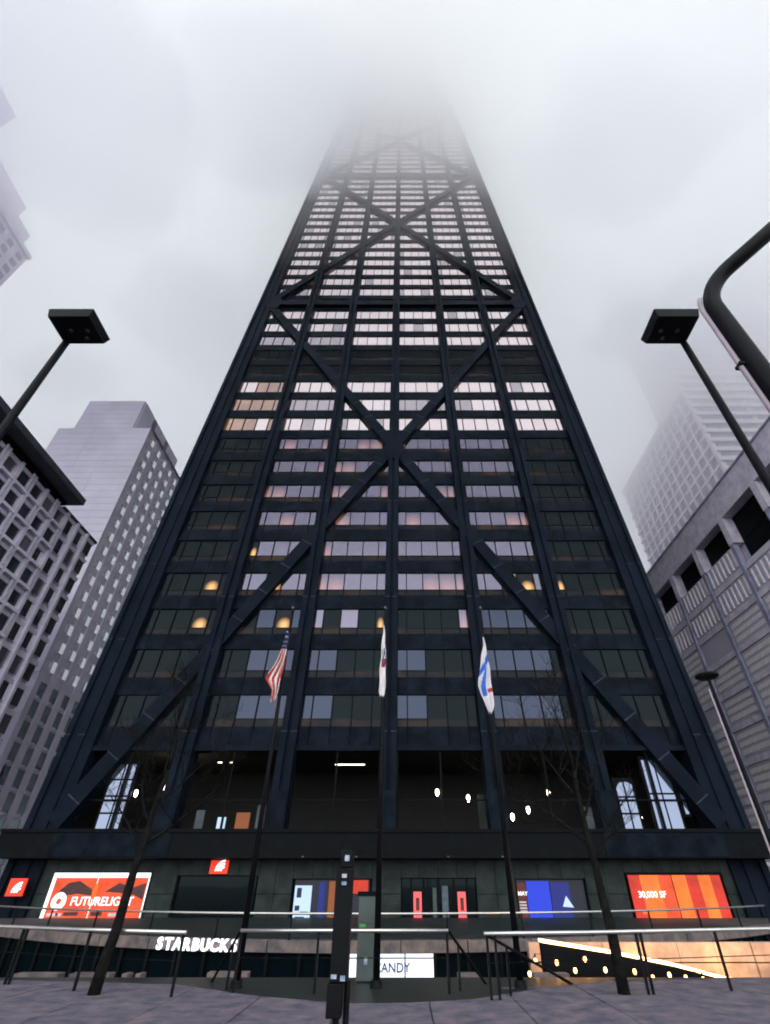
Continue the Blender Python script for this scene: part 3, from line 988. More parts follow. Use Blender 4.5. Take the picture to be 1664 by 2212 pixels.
# lilac tower with blank front and window side
bp_ = thing('lilac_tower', (-65, 45, 0), 'pale lilac stone tower with blank front and windowed side, behind left building', 'building')
XF, XE, YF, YB = -76.0, -55.4, 35.0, 55.0
ZR, ZP = 83.0, 92.3
MB().box(XF, XE - 0.3, YF + 0.3, YB, 0, ZR).build('wall', M['lilac'], bp_)
MB().box(-72.6, -59.6, YF + 0.3, YB + 0.4, ZR, ZP).build('penthouse', M['lilac'], bp_)
nc = 44
for i in range(nc):
    z0, z1_ = 28 + (ZR - 28) * i / 33, 28 + (ZR - 28) * (i + 1) / 33
    if i < 33:
        segs = [(-76.0, -72.3), (-72.25, -68.0), (-67.95, -63.3), (-63.25, -59.5), (-59.45, XE)]
    else:
        z0, z1_ = ZR + (ZP - ZR) * (i - 33) / 6, ZR + (ZP - ZR) * (i - 32) / 6
        if i >= 39: break
        segs = [(-72.6, -68.0), (-67.95, -63.3), (-63.25, -59.6)]
    for a_, c_ in segs:
        MB().box(a_, c_, YF - 0.02 + rl.uniform(0, 0.02), YF + 0.3, z0 + 0.03, z1_ - 0.03).build('stone_slab', M['lilac'], bp_)
for i in range(4):
    y0 = YF + 0.5 + i * 5.0
    MB().box(-59.62, -59.4, y0, y0 + 4.6, ZR + 0.5, ZP - 0.1).build('penthouse_panel', M['lilac'] if i % 2 == 0 else M['rosey'], bp_)
MB().box(-59.5, -59.36, YF + 5.2, YF + 6.8, ZR + 0.3, ZP - 0.4).build('penthouse_louvre', M['lilac2'], bp_)
MB().box(-59.5, -59.36, YF + 12.2, YF + 13.8, ZR + 0.3, ZP - 0.4).build('penthouse_louvre', M['lilac2'], bp_)
# window side
NCW = 6
cwid = (YB - YF) / NCW
wp = {k: MB().box(-0.05, 0.05, -0.55, 0.55, -0.85, 0.85).mesh('window_pane', M[k]) for k in ('winpale', 'winmid')}
for c in range(NCW):
    y0 = YF + c * cwid
    MB().box(XE - 0.3, XE, y0 + 0.14, y0 + cwid * 0.42, 0, ZR).build('pier', M['rosey'], bp_)
    MB().box(XE - 0.25, XE - 0.12, y0 + cwid * 0.42, y0 + cwid - 0.12, 27, ZR).build('pier', M['rosey'], bp_)
    for r in range(17):
        zc = ZR - 2.2 - r * 3.2
        inst('window_pane', wp['winmid'], bp_, (XE - 0.11, y0 + cwid * 0.55, zc))
        inst('window_pane', wp['winpale'], bp_, (XE - 0.11, y0 + cwid * 0.55 + 0.0, zc - 0.0) if False else (XE - 0.11, y0 + cwid * 0.55 + 1.02, zc))
    for r in range(9):
        zc = 26 - r * 3.0
        MB().box(XE - 0.29, XE - 0.2, y0 + cwid * 0.44, y0 + cwid - 0.06, zc - 1.1, zc + 1.3).build('dark_window', M['windark'], bp_)
        MB().box(XE - 0.2, XE + 0.12, y0 + cwid * 0.44, y0 + cwid * 0.66, zc - 1.5, zc - 1.12).build('window_ledge', M['rosey'], bp_)
MB().box(XE - 0.3, XE + 0.15, YF - 0.05, YB, ZR, ZR + 0.5).build('parapet', M['lilac2'], bp_)

# right: limestone building with black openings under the parapet
br = thing('limestone_building', (60, 15, 0), 'mottled limestone office block with big black openings under the parapet, right edge', 'building')
XR = 47.2
Y0R, BAYR = -16.0, 8.2
NB, FR = 8, 4.2
ZTR = 48.4
MB().box(XR + 1.6, 90, Y0R, Y0R + NB * BAYR, 0, ZTR - 0.3).build('wall', M['stoneR'], br)
MB().box(XR - 0.15, XR + 1.7, Y0R, Y0R + NB * BAYR, ZTR - 0.28, ZTR).build('parapet_cap', M['pierR'], br)
blind_me = MB().box(-0.02, 0.02, -3.3, 3.3, -0.30, 0.30).mesh('blind_slat', M['blindR'])
fin_me = MB().box(-0.10, 0.06, -0.14, 0.14, -1.35, 1.35).mesh('window_fin', M['blindR'])
cell_me = MB().box(-0.05, 0.05, -3.55, 3.55, -1.6, 1.6).mesh('window_pane', M['paneR'])
black_me = MB().box(-0.05, 0.05, -3.6, 3.6, -1.95, 1.95).mesh('louvre_opening', M['louvre'])
for bI in range(NB):
    ya, yb = Y0R + bI * BAYR, Y0R + (bI + 1) * BAYR
    yc = (ya + yb) / 2
    MB().box(XR, XR + 1.6, ya + 0.01, yb - 0.01, ZTR - 4.6, ZTR - 0.29).build('parapet_panel', M['stoneR'], br)
    MB().box(XR, XR + 1.6, ya + 0.01, ya + 0.62, ZTR - 8.8, ZTR - 4.61).build('pier', M['stoneR'], br)
    MB().box(XR, XR + 1.6, yb - 0.48, yb - 0.01, ZTR - 8.8, ZTR - 4.61).build('pier', M['stoneR'], br)
    inst('louvre_opening', black_me, br, (XR + 1.5, yc, ZTR - 6.6))
    for f in range(9):
        zt_ = ZTR - 8.8 - f * FR
        zc = zt_ - FR / 2 + 0.2
        MB().box(XR + 0.16, XR + 0.8, ya + 0.5, yb - 0.01, zt_ - FR, zt_ - FR + 0.85).build('spandrel', M['stoneR'], br)
        near_black = (f == 0 and bI == 3) or (f == 0 and bI <= 2) or (f == 1 and bI <= 2)
        if near_black:
            inst('louvre_opening', black_me, br, (XR + 1.5, yc, zc + 0.1))
            continue
        inst('window_pane', cell_me, br, (XR + 0.34, yc + 0.2, zc + 0.25))
        if f < 2:
            for j in range(7):
                inst('window_fin', fin_me, br, (XR + 0.24, yc - 3.0 + j * 1.05, zc + 0.25))
        else:
            for j in range(3 if rl.random() < 0.8 else rl.choice((0, 1, 2))):
                inst('blind_slat', blind_me, br, (XR + 0.26, yc + 0.2, zc - 0.75 + j * 0.95))
    MB().box(XR + 0.02, XR + 0.75, ya - 0.1, ya + 0.5, 0, ZTR - 8.81).build('pier', M['pierR'], br)
    MB().box(XR + 0.0, XR + 1.6, ya + 0.01, yb - 0.01, 0, 2.0).build('plinth', M['stoneR'], br)

# hazy pale tower beyond the limestone building
bh = thing('pale_high_rise', (140, 110, 0), 'pale high-rise with a grid of rounded windows fading into cloud, right side', 'building')
XH, YH = 104.1, 75.2
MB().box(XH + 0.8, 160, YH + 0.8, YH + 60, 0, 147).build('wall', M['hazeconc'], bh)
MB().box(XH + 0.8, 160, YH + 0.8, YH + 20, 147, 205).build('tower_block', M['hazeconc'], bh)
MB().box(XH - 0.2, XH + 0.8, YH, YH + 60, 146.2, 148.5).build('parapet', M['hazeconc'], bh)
# round-cornered windows
ws = MB()
ring = [(1.6, 1.05), (1.05, 1.6), (-1.05, 1.6), (-1.6, 1.05), (-1.6, -1.05), (-1.05, -1.6), (1.05, -1.6), (1.6, -1.05)]
ws.face([(0, a_, c_) for a_, c_ in ring])
for (p, q2) in zip(ring, ring[1:] + ring[:1]):
    ws.face([(0, *p), (0, *q2), (0.5, *q2), (0.5, *p)])
ws_me = ws.mesh('window_pane', M['hazewin'])
pier_me = MB().box(-0.7, 0.1, -0.5, 0.5, -42, 42).mesh('pier', M['hazeconc'])
for c in range(13):
    y = YH + 2.8 + c * 4.5
    inst('pier', pier_me, bh, (XH + 0.75, y - 2.25, 104))
    for r in range(16):
        inst('window_pane', ws_me, bh, (XH + 0.66, y, 143.2 - r * 4.4))
for r in range(17):
    zz = 145.6 - r * 4.4
    MB().box(XH + 0.15, XH + 0.79, YH, YH + 60, zz - 0.45, zz + 0.45).build('floor_band', M['hazeconc'], bh)
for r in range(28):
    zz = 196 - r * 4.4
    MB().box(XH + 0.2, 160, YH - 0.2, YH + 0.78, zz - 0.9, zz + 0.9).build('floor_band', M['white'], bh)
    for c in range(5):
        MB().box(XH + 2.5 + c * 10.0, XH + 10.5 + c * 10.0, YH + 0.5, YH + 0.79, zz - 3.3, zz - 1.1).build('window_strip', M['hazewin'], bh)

# tall block at the upper left, almost lost in cloud
bu = thing('stepped_tower', (-115, 0, 0), 'stepped rose-grey tower looming out of cloud at the upper left', 'building')
MB().box(-135, -98.0, -70, 21.1, 0, 133.9).build('wall', M['rosey'], bu)
MB().box(-130, -99.0, -70, 18.5, 133.9, 140).build('setback', M['rosey'], bu)
MB().box(-125, -100.0, -70, 14, 140, 146).build('setback', M['rosey'], bu)
MB().box(-130, -89.5, -12.5, -6, 0, 144.5).build('wing', M['rosey'], bu)
for r in range(13):
    zz = 130.5 - r * 3.2
    for c in range(9):
        MB().box(-98.05, -97.9, 18.4 - c * 3.4, 20.1 - c * 3.4, zz - 1.0, zz + 0.8).build('window', M['hazewin'], bu)
MB().box(-98.1, -97.4, -70, 21.4, 132.7, 134.1).build('cornice', M['rosey'], bu)


# ------------------------------------------------------------------ street lamps
def square_lamp(xp, yp, side, label):
    t = thing('street_lamp', (xp, yp, 0), label, 'street lamp', 'square-headed lamps over the pavement')
    MB().tube([(xp, yp, 0.03), (xp, yp, 6.98)], [0.055, 0.038], 10).build('pole', M['lampblack'], t)
    MB().tube([(xp, yp, 0.0), (xp, yp, 0.25)], [0.12, 0.09], 10).build('pole_base', M['lampblack'], t)
    x0, x1 = sorted((xp - side * 0.04, xp + side * 0.45))
    h = MB()
    y0, y1 = yp - 0.34, yp + 0.03
    h.hexa([(x0, y0, 6.95), (x1, y0, 6.95), (x1, y1, 6.95), (x0, y1, 6.95), (x0 - 0.025, y0 - 0.025, 7.08), (x1 + 0.025, y0 - 0.025, 7.08), (x1 + 0.025, y1 + 0.025, 7.08), (x0 - 0.025, y1 + 0.025, 7.08)])
    hd = h.build('lamp_head', M['lampblack'], t, bevel=0.008)
    for (dx, dy) in ((0.14, -0.15), (0.34, -0.15), (0.28, -0.05)):
        xx = xp + side * dx
        m_ = MB(); m_.tube([(xx, yp + dy, 6.952), (xx, yp + dy, 6.935)], [0.03, 0.02], 8)
        m_.build('lens', M['lens'], hd)
    return t


square_lamp(-3.12, -36.57, 1, 'square-headed black lamp against the sky at the left')
square_lamp(4.53, -36.57, -1, 'square-headed black lamp against the sky at the right')
# lamp with a curved top at the right edge
t = thing('curved_lamp_post', (4.24, -37.4, 0), 'thick black lamp post with a bent top, at the right edge', 'street lamp')
pts = [(4.24, -37.4, 0.0), (4.24, -37.4, 6.28)]
cen = Vector((4.24, -37.4, 6.28))
dirn = Vector((0.82, -0.57, 0)).normalized()
Rb = 0.55
for i in range(1, 10):
    a_ = R(64) * i / 9
    p = cen + dirn * (Rb * (1 - cos(a_))) + Vector((0, 0, Rb * sin(a_)))
    pts.append(tuple(p))
d_end = dirn * sin(R(64)) + Vector((0, 0, cos(R(64))))
pts.append(tuple(Vector(pts[-1]) + d_end * 1.9))
m_ = MB(); m_.smooth = True
m_.tube(pts, [0.095] + [0.08] * (len(pts) - 1), 14)
m_.build('post', M['lampblack'], t)
e = Vector(pts[-1])
m_ = MB(); m_.smooth = True
m_.tube([tuple(e), tuple(e + d_end * 0.15), tuple(e + d_end * 0.5), tuple(e + d_end * 0.75)], [0.07, 0.16, 0.18, 0.05], 12)
m_.build('lamp_head', M['lampblack'], t)
off = Vector((-0.105, 0.04, 0))
m_ = MB(); m_.smooth = True
m_.tube([tuple(Vector(p) + off) for p in pts[:5]], 0.022, 8)
cd = m_.build('side_tube', M['palepole'], t)  # thin pale tube set along the post's side
for zz in (5.35,):
    MB().box(4.24 - 0.13, 4.24 - 0.06, -37.40, -37.32, zz, zz + 0.035).build('strap', M['lampblack'], cd)
# disc lamp in front of the limestone building
t = thing('disc_lamp', (10.95, -24.3, 0), 'slim black lamp post with a flat disc head, right of the tower', 'street lamp')
MB().tube([(10.95, -24.3, 0), (10.95, -24.3, 6.95)], [0.075, 0.05], 10).build('pole', M['lampblack'], t)
m_ = MB(); lathe(m_, [(0.02, 0.0), (0.28, 0.0), (0.36, 0.05), (0.34, 0.11), (0.1, 0.18), (0.01, 0.19)], (10.92, -24.3, 6.93), 20); m_.smooth = True
m_.build('lamp_head', M['lampblack'], t)
m_ = MB(); m_.tube([(10.85, -24.27, 0.1), (10.85, -24.27, 6.6)], 0.028, 8); m_.build('side_tube', M['palepole'], t)

# ------------------------------------------------------------------ flags
FY = -26.75
poles = [(-2.24, 'flagpole carrying the striped flag, left of the three'), (0.53, 'thick flagpole in front of the central column'), (3.38, 'flagpole carrying the blue barred flag, right of the three')]
for i, (x, lab) in enumerate(poles):
    t = thing('flagpole', (x, FY, 0), lab, 'flagpole', 'three flagpoles before the tower')
    r0 = 0.062
    m_ = MB(); m_.smooth = True
    m_.tube([(x, FY, 0.0), (x, FY, 4.5), (x, FY, 8.15)], [r0 + 0.01, r0 - 0.012, 0.028], 10)
    m_.build('pole', M['lampblack'], t)
    m_ = MB(); lathe(m_, [(0.005, 0.10), (0.035, 0.08), (0.05, 0.03), (0.03, 0.0), (0.02, -0.05)], (x, FY, 8.17), 10); m_.smooth = True
    m_.build('finial', M['lens'], t)
    MB().tube([(x, FY, 0), (x, FY, 0.12)], [0.13, 0.11], 12).build('foot', M['lampblack'], t)


def flag(name, x, prof, label, fmat, mats, folds, amp):
    """prof: list of (z, left offset, right offset) from the pole; folds waves of cloth"""
    t = MB(); NU, NV = 26, 60
    def P(i, j):
        v = j / NV
        zz = prof[0][0] + (prof[-1][0] - prof[0][0]) * v
        for (za, la, ra), (zb, lb, rb) in zip(prof, prof[1:]):
            if za >= zz >= zb:
                s = (za - zz) / (za - zb + 1e-9)
                l, r_ = la + (lb - la) * s, ra + (rb - ra) * s
                break
        u = i / NU
        w = (r_ - l)
        yy = FY - 0.07 - amp * min(1, w / 0.25) * (0.5 + 0.5 * sin(u * folds * 2 * pi + v * 2.0)) - 0.015 * sin(v * 23 + u * 4)
        xx = x + l + w * u + 0.012 * sin(u * folds * 2 * pi + 1.0) * min(1, w / 0.2) + 0.01 * sin(v * 17)
        return (xx, yy, zz - 0.03 * sin(u * 9 + 2) * (1 if j == NV else 0))
    idx = {}
    for j in range(NV + 1):
        for i in range(NU + 1):
            idx[i, j] = len(t.v); t.v.append(P(i, j))
    for j in range(NV):
        for i in range(NU):
            t.f.append([idx[i, j], idx[i + 1, j], idx[i + 1, j + 1], idx[i, j + 1]])
            t.m.append(fmat((i + .5) / NU, (j + .5) / NV))
    t.smooth = True
    o = t.build(name, mats)
    md = o.modifiers.new('thick', 'SOLIDIFY'); md.thickness = 0.008
    return tag(o, label, 'flag', 'flags hanging from the three poles')


def us(u, v):
    if v < 0.27: return 1 if not (int(v * 42) % 3 == 0 and int(u * 8) % 3 == 0) else 0
    return 2 if int((u * 5.0 + v * 3.0)) % 2 == 0 else 0


flag('flag', -2.24, [(7.42, -0.05, 0.0), (7.1, -0.10, 0.02), (6.85, -0.12, 0.02), (6.6, -0.20, 0.01), (6.3, -0.30, 0.02), (6.05, -0.42, -0.01), (5.92, -0.33, -0.03), (5.75, -0.22, -0.05), (5.45, -0.18, -0.08)],
     'limp red and white striped flag with dark star field, on the left pole', us, [M['flagw'], M['flagb'], M['flagr']], 3, 0.10)


def il(u, v):
    if 0.30 < v < 0.62:
        d = ((u - 0.62) / 0.42) ** 2 + ((v - 0.47) / 0.14) ** 2
        if d < 1 and sin(u * 19 + v * 37) > -0.35: return 1
        if d < 1.25 and v > 0.5: return 2
    return 0


flag('flag', 0.50, [(7.62, -0.01, 0.015), (7.3, -0.03, 0.05), (6.8, -0.06, 0.09), (6.3, -0.08, 0.10), (5.9, -0.09, 0.09), (5.72, -0.09, 0.08), (5.6, -0.05, 0.08)],
     'narrow white flag with a dark emblem, hanging on the central pole', il, [M['flagw'], M['flagb'], M['flagr']], 1.5, 0.06)


def chi(u, v):
    d = v + (u - 0.5) * 0.22
    if 0.36 < d < 0.46: return 1
    if v > 0.38 and abs(u - (0.98 - 0.78 * v)) < 0.15 and v < 0.8: return 1
    if 0.70 < v < 0.75 and u > 0.74: return 2
    return 0


flag('flag', 3.36, [(7.25, -0.015, 0.01), (6.95, -0.05, 0.03), (6.7, -0.12, 0.045), (6.4, -0.19, 0.05), (6.05, -0.27, 0.06), (5.85, -0.29, 0.065), (5.6, -0.24, 0.07), (5.35, -0.15, 0.075), (5.17, -0.05, 0.03)],
     'white flag with sky blue bars and a red star, on the right pole', chi, [M['flagw'], M['flags'], M['flagr']], 2, 0.09)


# ------------------------------------------------------------------ railings
def railing(name, pts, zt_, label, posts, group=None, pr=0.022, rr=0.032, mids=()):
    t = thing(name, (*pts[0][:2], 0), label, 'railing', group)
    m_ = MB(); m_.smooth = True
    m_.tube([(x, y, zt_) for x, y in pts], rr, 8)
    m_.build('handrail', M['rail'], t)
    for (x, y) in posts:
        MB().box(x - pr, x + pr, y - pr, y + pr, 0.0, zt_ - rr * 0.6).build('post', M['lampblack'], t)
    for zz in mids:
        MB().tube([(x, y, zz) for x, y in pts], 0.008, 6).build('wire', M['lampblack'], t)
    return t


fx = [i * 1.2 for i in range(-14, 15)]
railing('railing', [(x, arc(x) + 0.12) for x in fx], 0.92, 'long bright steel handrail along the far rim of the court', [(x + 0.02, arc(x) + 0.12) for x in fx[::2]], 'railings round the court', rr=0.03)
L1 = [(-9.5, -25.75), (-7.74, -26.14), (-5.5, -27.1), (-3.05, -27.9)]
railing('railing', L1, 0.9, 'bright handrail on the near left, ending at the stair gap', [(-7.0, -26.45), (-6.9, -26.48), (-5.2, -27.2), (-3.1, -27.87), (-8.6, -25.95)], 'railings round the court', mids=(0.5,))
L2 = [(-2.15, -27.42), (0.0, -27.42), (1.95, -27.42)]
railing('railing', L2, 0.9, 'bright handrail across the middle, behind the black signal post', [(-2.12, -27.42), (-0.6, -27.42), (1.92, -27.42)], 'railings round the court', mids=(0.5,))
L3 = [(2.55, -28.2), (4.5, -27.9), (6.5, -27.4), (8.64, -26.86), (11, -26.2)]
railing('railing', L3, 0.9, 'bright handrail on the near right, before the string of bulbs', [(2.6, -28.19), (2.75, -28.17), (5.55, -27.65), (5.65, -27.62), (7.3, -27.2), (9.5, -26.6)], 'railings round the court', mids=(0.5,))
for i, (pa, pb, lab) in enumerate((((1.95, -27.4, 0.9), (3.3, -25.5, -0.6), 'dark sloping stair rail descending right of the middle handrail'), ((2.6, -28.1, 0.88), (5.4, -25.4, -0.4), 'dark sloping stair rail behind the near right handrail'), ((-2.15, -27.4, 0.9), (-3.4, -25.2, -0.5), 'dark sloping stair rail descending left of the middle handrail'))):
    t = thing('stair_rail', (pa[0], pa[1], 0), lab, 'stair rail', 'sloping stair rails')
    MB().tube([pa, pb], 0.026, 8).build('handrail', M['lampblack'], t)
    for f in (0.15, 0.85):
        p = Vector(pa).lerp(Vector(pb), f)
        MB().box(p.x - 0.02, p.x + 0.02, p.y - 0.02, p.y + 0.02, min(0, p.z - 0.9), p.z).build('post', M['lampblack'], t)

# lit stair parapet at the right of the court, with a string of bulbs
t = thing('stair_wall', (7.5, -23, -3.6), 'dark sloping stair wall with a glowing edge at the right of the court', 'stair wall')
LINE = [(4.7, 0.42), (6.47, 0.20), (8.08, -0.05), (9.47, -0.34), (12.5, -0.45)]
g = MB()
for (xa, za), (xb, zb) in zip(LINE, LINE[1:]):
    g.hexa([(xa, -23.0, -3.6), (xb, -23.0, -3.6), (xb, -22.7, -3.6), (xa, -22.7, -3.6), (xa, -23.0, za), (xb, -23.0, zb), (xb, -22.7, zb), (xa, -22.7, za)])
g.build('parapet', M['black'], t)
g = MB()
for (xa, za), (xb, zb) in zip(LINE, LINE[1:]):
    g.hexa([(xa, -23.02, za), (xb, -23.02, zb), (xb, -22.68, zb), (xa, -22.68, za), (xa, -23.02, za + 0.06), (xb, -23.02, zb + 0.06), (xb, -22.68, zb + 0.06), (xa, -22.68, za + 0.06)])
g.build('light_strip', M['strip'], t)
for i, x in enumerate((5.6, 7.6, 9.8, 12.2)):  # added point lights that carry the strip's glow onto the stone wall
    ld = bpy.data.lights.new('strip_fill_light', 'POINT'); ld.energy = 55; ld.color = (1.0, 0.45, 0.16); ld.shadow_soft_size = 0.12
    lo_ = bpy.data.objects.new('strip_fill_light', ld); col.objects.link(lo_)
    lo_.parent = t; lo_.location = Vector((x, -22.45, 0.0 if x < 9 else -0.3)) - wl(t)
# buff stone wall behind, washed by the strip and its fill lights
t = thing('stone_screen_wall', (9, -21.5, -3.6), 'warmly lit buff stone wall behind the glowing stair edge', 'wall')
for i in range(9):
    x0 = 4.6 + i * 1.05
    for j, (z0, z1_) in enumerate(((-1.2, -0.1), (-0.08, 0.34))):
        MB().box(x0 + 0.01, x0 + 1.04, -21.7 + 0.02 * ((i * 7 + j * 3) % 3), -21.4, z0, z1_ - 0.01).build('stone_block', M['warmstone'], t)
MB().box(4.6, 14.1, -21.66, -21.45, -3.6, -1.2).build('wall_footing', M['court'], t)

BL = [(5.5, 0.19), (5.22, -0.01), (5.95, 0.0), (6.37, 0.09), (6.65, -0.03), (7.06, -0.14), (7.47, -0.09), (7.85, -0.14), (8.26, -0.17), (4.98, -0.25), (4.8, 0.13), (4.11, -0.07), (4.29, 0.16)]
BLN = ['right below the top of the glowing edge', 'left of the tree trunk, low', 'just left of the right tree trunk', 'behind the right tree trunk', 'first right of the tree trunk', 'second right of the tree trunk, low', 'third right of the tree trunk', 'fourth right of the tree trunk', 'last before the pavement', 'lowest, by the stair post', 'topmost, by the stair post', 'at the foot of the stair rail', 'beside the stair rail, upper']
b0 = None
for (x, zz), w in zip(BL, BLN):
    lab = 'small warm bulb in the dark court, ' + w
    if b0 is None:
        b0 = thing('bulb', (x, -24.0, zz), lab, 'light bulb', 'warm bulbs in the court')
        m_ = MB(); lathe(m_, [(0.005, 0.05), (0.03, 0.03), (0.042, -0.01), (0.03, -0.05), (0.005, -0.065)], (x, -24.0, zz), 8); m_.smooth = True
        m_.build('glass', M['bulb'], b0)
        MB().tube([(x, -24.0, zz + 0.04), (x, -24.0, zz + 0.12)], 0.018, 6).build('socket', M['black'], b0)
    else:
        dup(b0, (x, -24.0, zz), lab)
bc = MB()
bc.tube([(4.1, -24, 0.05)] + [(x, -24.0, zz + 0.12) for x, zz in sorted(BL)] + [(8.6, -24, -0.05)], 0.006, 5)
tag(bc.build('bulb_cable', M['black']), 'thin dark cable carrying the warm bulbs over the court', 'cable')

# ------------------------------------------------------------------ cabinet, signal post
t = thing('cabinet', (0.3, -25.9, 0), 'upright grey-green metal cabinet standing before the court', 'cabinet')
MB().box(0.07, 0.52, -26.1, -25.8, 0.02, 1.46).build('body', M['totem'], t, bevel=0.015)
MB().box(0.04, 0.55, -26.13, -25.77, 1.42, 1.50).build('lid', M['black'], t, bevel=0.008)
MB().box(0.10, 0.49, -26.115, -26.102, 0.95, 1.36).build('door', M['totem'], t)
MB().box(0.10, 0.49, -26.115, -26.102, 0.08, 0.78).build('door', M['totem'], t)
MB().box(0.09, 0.46, -26.125, -26.102, 0.81, 0.86).build('trim', M['rail'], t)
MB().box(0.47, 0.505, -26.14, -26.103, 0.82, 1.04).build('handle', M['rail'], t)
MB().box(0.11, 0.24, -26.122, -26.116, 0.88, 0.94).build('sticker', M['green'], t)
MB().box(0.23, 0.30, -26.122, -26.116, 0.28, 0.40).build('sticker', M['sigpale'], t)

SX, SY = 0.235, -31.4
t = thing('pedestrian_signal', (SX, SY, 0), 'black pedestrian signal post with stacked housings before the cabinet', 'signal post')
MB().tube([(SX - 0.02, SY, 0.0), (SX - 0.02, SY, 2.05)], 0.045, 10).build('pole', M['lampblack'], t)
MB().box(SX - 0.12, SX + 0.11, SY - 0.12, SY + 0.12, 0.62, 1.80).build('housing', M['lampblack'], t, bevel=0.012)
MB().box(SX - 0.14, SX + 0.05, SY - 0.13, SY + 0.12, 0.30, 0.615).build('housing', M['lampblack'], t, bevel=0.012)
MB().box(SX - 0.07, SX + 0.10, SY - 0.10, SY + 0.10, 1.805, 2.02).build('housing', M['lampblack'], t, bevel=0.012)
for (x0, x1, z0, z1_) in ((-0.01, 0.055, 1.88, 1.95), (-0.035, 0.03, 1.69, 1.735), (-0.035, 0.03, 1.61, 1.65), (-0.10, -0.03, 0.66, 0.70), (0.02, 0.08, 0.64, 0.69)):
    MB().box(SX + x0, SX + x1, SY - 0.145, SY - 0.122, z0, z1_).build('reflective_label', M['sigpale'], t)
MB().tube([(SX + 0.10, SY + 0.05, 0.0), (SX + 0.10, SY + 0.05, 0.62)], 0.04, 8).build('leg', M['lampblack'], t)


# ------------------------------------------------------------------ bare trees
def tree(x, y, h, seed, label, lean, limbs):
    r = random.Random(seed)
    t = thing('bare_tree', (x, y, 0), label, 'tree', 'bare trees before the tower')
    tr = MB(); tr.smooth = True
    pts = [(x, y, -0.02)]
    for i in range(1, 9):
        f = i / 8
        pts.append((x + lean * f + r.uniform(-0.03, 0.03), y + 0.1 * f + r.uniform(-0.03, 0.03), h * 0.62 * f))
    tr.tube(pts, [0.115 - 0.075 * (i / 8) for i in range(9)], 9)
    tr.build('trunk', M['bark'], t)
    tw_ = MB(); tw_.smooth = True

    def grow(p, d, L, rad, depth, mb):
        P = [p]; R_ = [rad]
        q = Vector(p); dd = Vector(d).normalized()
        nseg = 6
        for i in range(nseg):
            dd = (dd + Vector((r.uniform(-.22, .22), r.uniform(-.22, .22), r.uniform(-.10, .16)))).normalized()
            q = q + dd * L / nseg
            P.append(tuple(q)); R_.append(rad * (1 - 0.8 * (i + 1) / nseg))
            if depth < 3 and i >= 1:
                for _ in range((2, 2, 1)[depth]):
                    if r.random() < 0.70:
                        ax = Vector((r.uniform(-1, 1), r.uniform(-1, 1), r.uniform(-.2, .7))).normalized()
                        grow(tuple(q), (dd * 0.6 + ax * 0.8), L * r.uniform(0.4, 0.62), R_[-1] * 0.62, depth + 1, tw_)
        mb.tube(P, [max(x_, 0.003) for x_ in R_], 6 if depth == 0 else 4)

    for (f, dx, dy, dz, L) in limbs:
        k_ = f * 8
        i0 = int(k_); p = Vector(pts[i0]).lerp(Vector(pts[min(8, i0 + 1)]), k_ - i0)
        lb = MB(); lb.smooth = True
        grow(tuple(p), (dx, dy, dz), L, 0.045 - 0.015 * f, 0, lb)
        lb.build('branch', M['bark'], t)
    o = tw_.build('twigs', M['bark'], t, kind='stuff')
    return t


tree(-4.62, -27.6, 6.0, 11, 'slim bare tree in front of the orange billboard on the left', 0.25,
     [(0.55, -0.9, 0.1, 0.75, 1.7), (0.62, 0.9, 0.2, 0.7, 1.9), (0.72, -0.7, -0.3, 0.9, 1.6), (0.82, 0.7, 0.4, 0.9, 1.8), (0.95, -0.3, 0.2, 1.0, 1.9), (0.99, 0.35, -0.2, 1.0, 1.8)])
tree(5.12, -27.6, 6.0, 23, 'slim bare tree in front of the bulbs on the right', -0.12,
     [(0.55, 0.95, 0.1, 0.7, 1.7), (0.62, -0.9, 0.2, 0.75, 1.9), (0.74, 0.6, -0.3, 0.95, 1.7), (0.84, -0.7, 0.3, 0.9, 1.8), (0.95, 0.3, 0.2, 1.0, 1.9), (0.99, -0.3, -0.2, 1.0, 1.7)])

# ------------------------------------------------------------------ low cloud
def vol(name, colr, dens, aniso=0.0):
    m = bpy.data.materials.new(name); m.use_nodes = True
    t = m.node_tree
    for n_ in list(t.nodes): t.nodes.remove(n_)
    o = t.nodes.new('ShaderNodeOutputMaterial')
    v = t.nodes.new('ShaderNodeVolumePrincipled')
    v.inputs['Color'].default_value = (*colr, 1)
    v.inputs['Density'].default_value = dens
    v.inputs['Anisotropy'].default_value = aniso
    t.links.new(v.outputs['Volume'], o.inputs['Volume'])
    return m




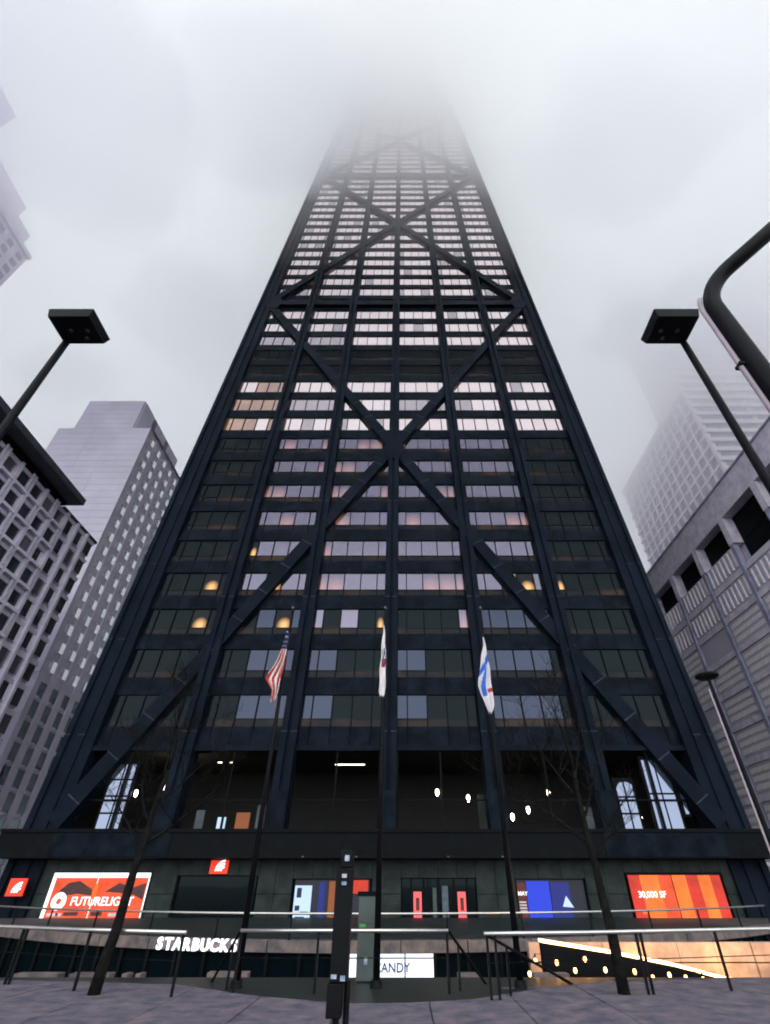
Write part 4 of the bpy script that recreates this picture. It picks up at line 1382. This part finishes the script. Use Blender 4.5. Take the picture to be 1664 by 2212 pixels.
def layer(name, zb, ab, ztp, at_, dens, ani, seed, tint, ext=900.0, nc=40):
    """a closed slab of cloud with an uneven underside and top"""
    cb = MB(); ids = {}
    for lay in (0, 1):
        for i in range(nc + 1):
            for j in range(nc + 1):
                x = -ext + 2 * ext * i / nc; y = -130 + (40 + ext + 130) * j / nc
                if j == 0: y += 14 * mnoise.noise(Vector((x * 0.02, 1.7, seed)))
                nn = mnoise.noise(Vector((x * 0.012, y * 0.012, seed + lay * 9)))
                zz = (zb + ab * nn) if lay == 0 else (ztp + at_ * nn)
                ids[lay, i, j] = len(cb.v); cb.v.append((x, y, zz))
    for i in range(nc):
        for j in range(nc):
            for lay in (0, 1):
                f = [ids[lay, i, j], ids[lay, i + 1, j], ids[lay, i + 1, j + 1], ids[lay, i, j + 1]]
                cb.f.append(f if lay else f[::-1]); cb.m.append(0)
    for i in range(nc):
        for (a_, b_) in (((i, 0), (i + 1, 0)), ((i + 1, nc), (i, nc)), ((0, i + 1), (0, i)), ((nc, i), (nc, i + 1))):
            cb.f.append([ids[0, *a_], ids[0, *b_], ids[1, *b_], ids[1, *a_]]); cb.m.append(0)
    return cb.build(name, vol(name + '_vapour', tint, dens, ani), kind='stuff')


layer('low_cloud', 126, 9, 270, 70, 0.033, 0.82, 3.1, (0.997, 0.9985, 1.0))
layer('mist', 90, 9, 165, 10, 0.0095, 0.2, 5.7, (0.995, 0.963, 1.0))

for i, (x, y, zz, rx, ry, rz) in enumerate(((-62, -16, 116, 30, 22, 8), (-24, -12, 121, 20, 16, 7), (-90, 42, 112, 16, 10, 4), (46, -8, 119, 22, 16, 6), (-50, 30, 117, 20, 18, 5), (75, 30, 116, 26, 16, 6))):
    bm = bmesh.new()
    bmesh.ops.create_icosphere(bm, subdivisions=4, radius=1)
    for v in bm.verts:
        n_ = 1 + 0.35 * mnoise.noise(v.co * 1.6 + Vector((i * 7, 0, 0))) + 0.15 * mnoise.noise(v.co * 4 + Vector((0, i * 5, 0)))
        v.co = Vector((x + v.co.x * rx * n_, y + v.co.y * ry * n_, zz + v.co.z * rz * n_))
    me = bpy.data.meshes.new('scud_cloud'); bm.to_mesh(me); bm.free()
    me.materials.append(bpy.data.materials.get('scud_vapour') or vol('scud_vapour', (0.93, 0.95, 0.99), 0.035, 0.6))
    o = bpy.data.objects.new('scud_cloud', me); col.objects.link(o); o['kind'] = 'stuff'
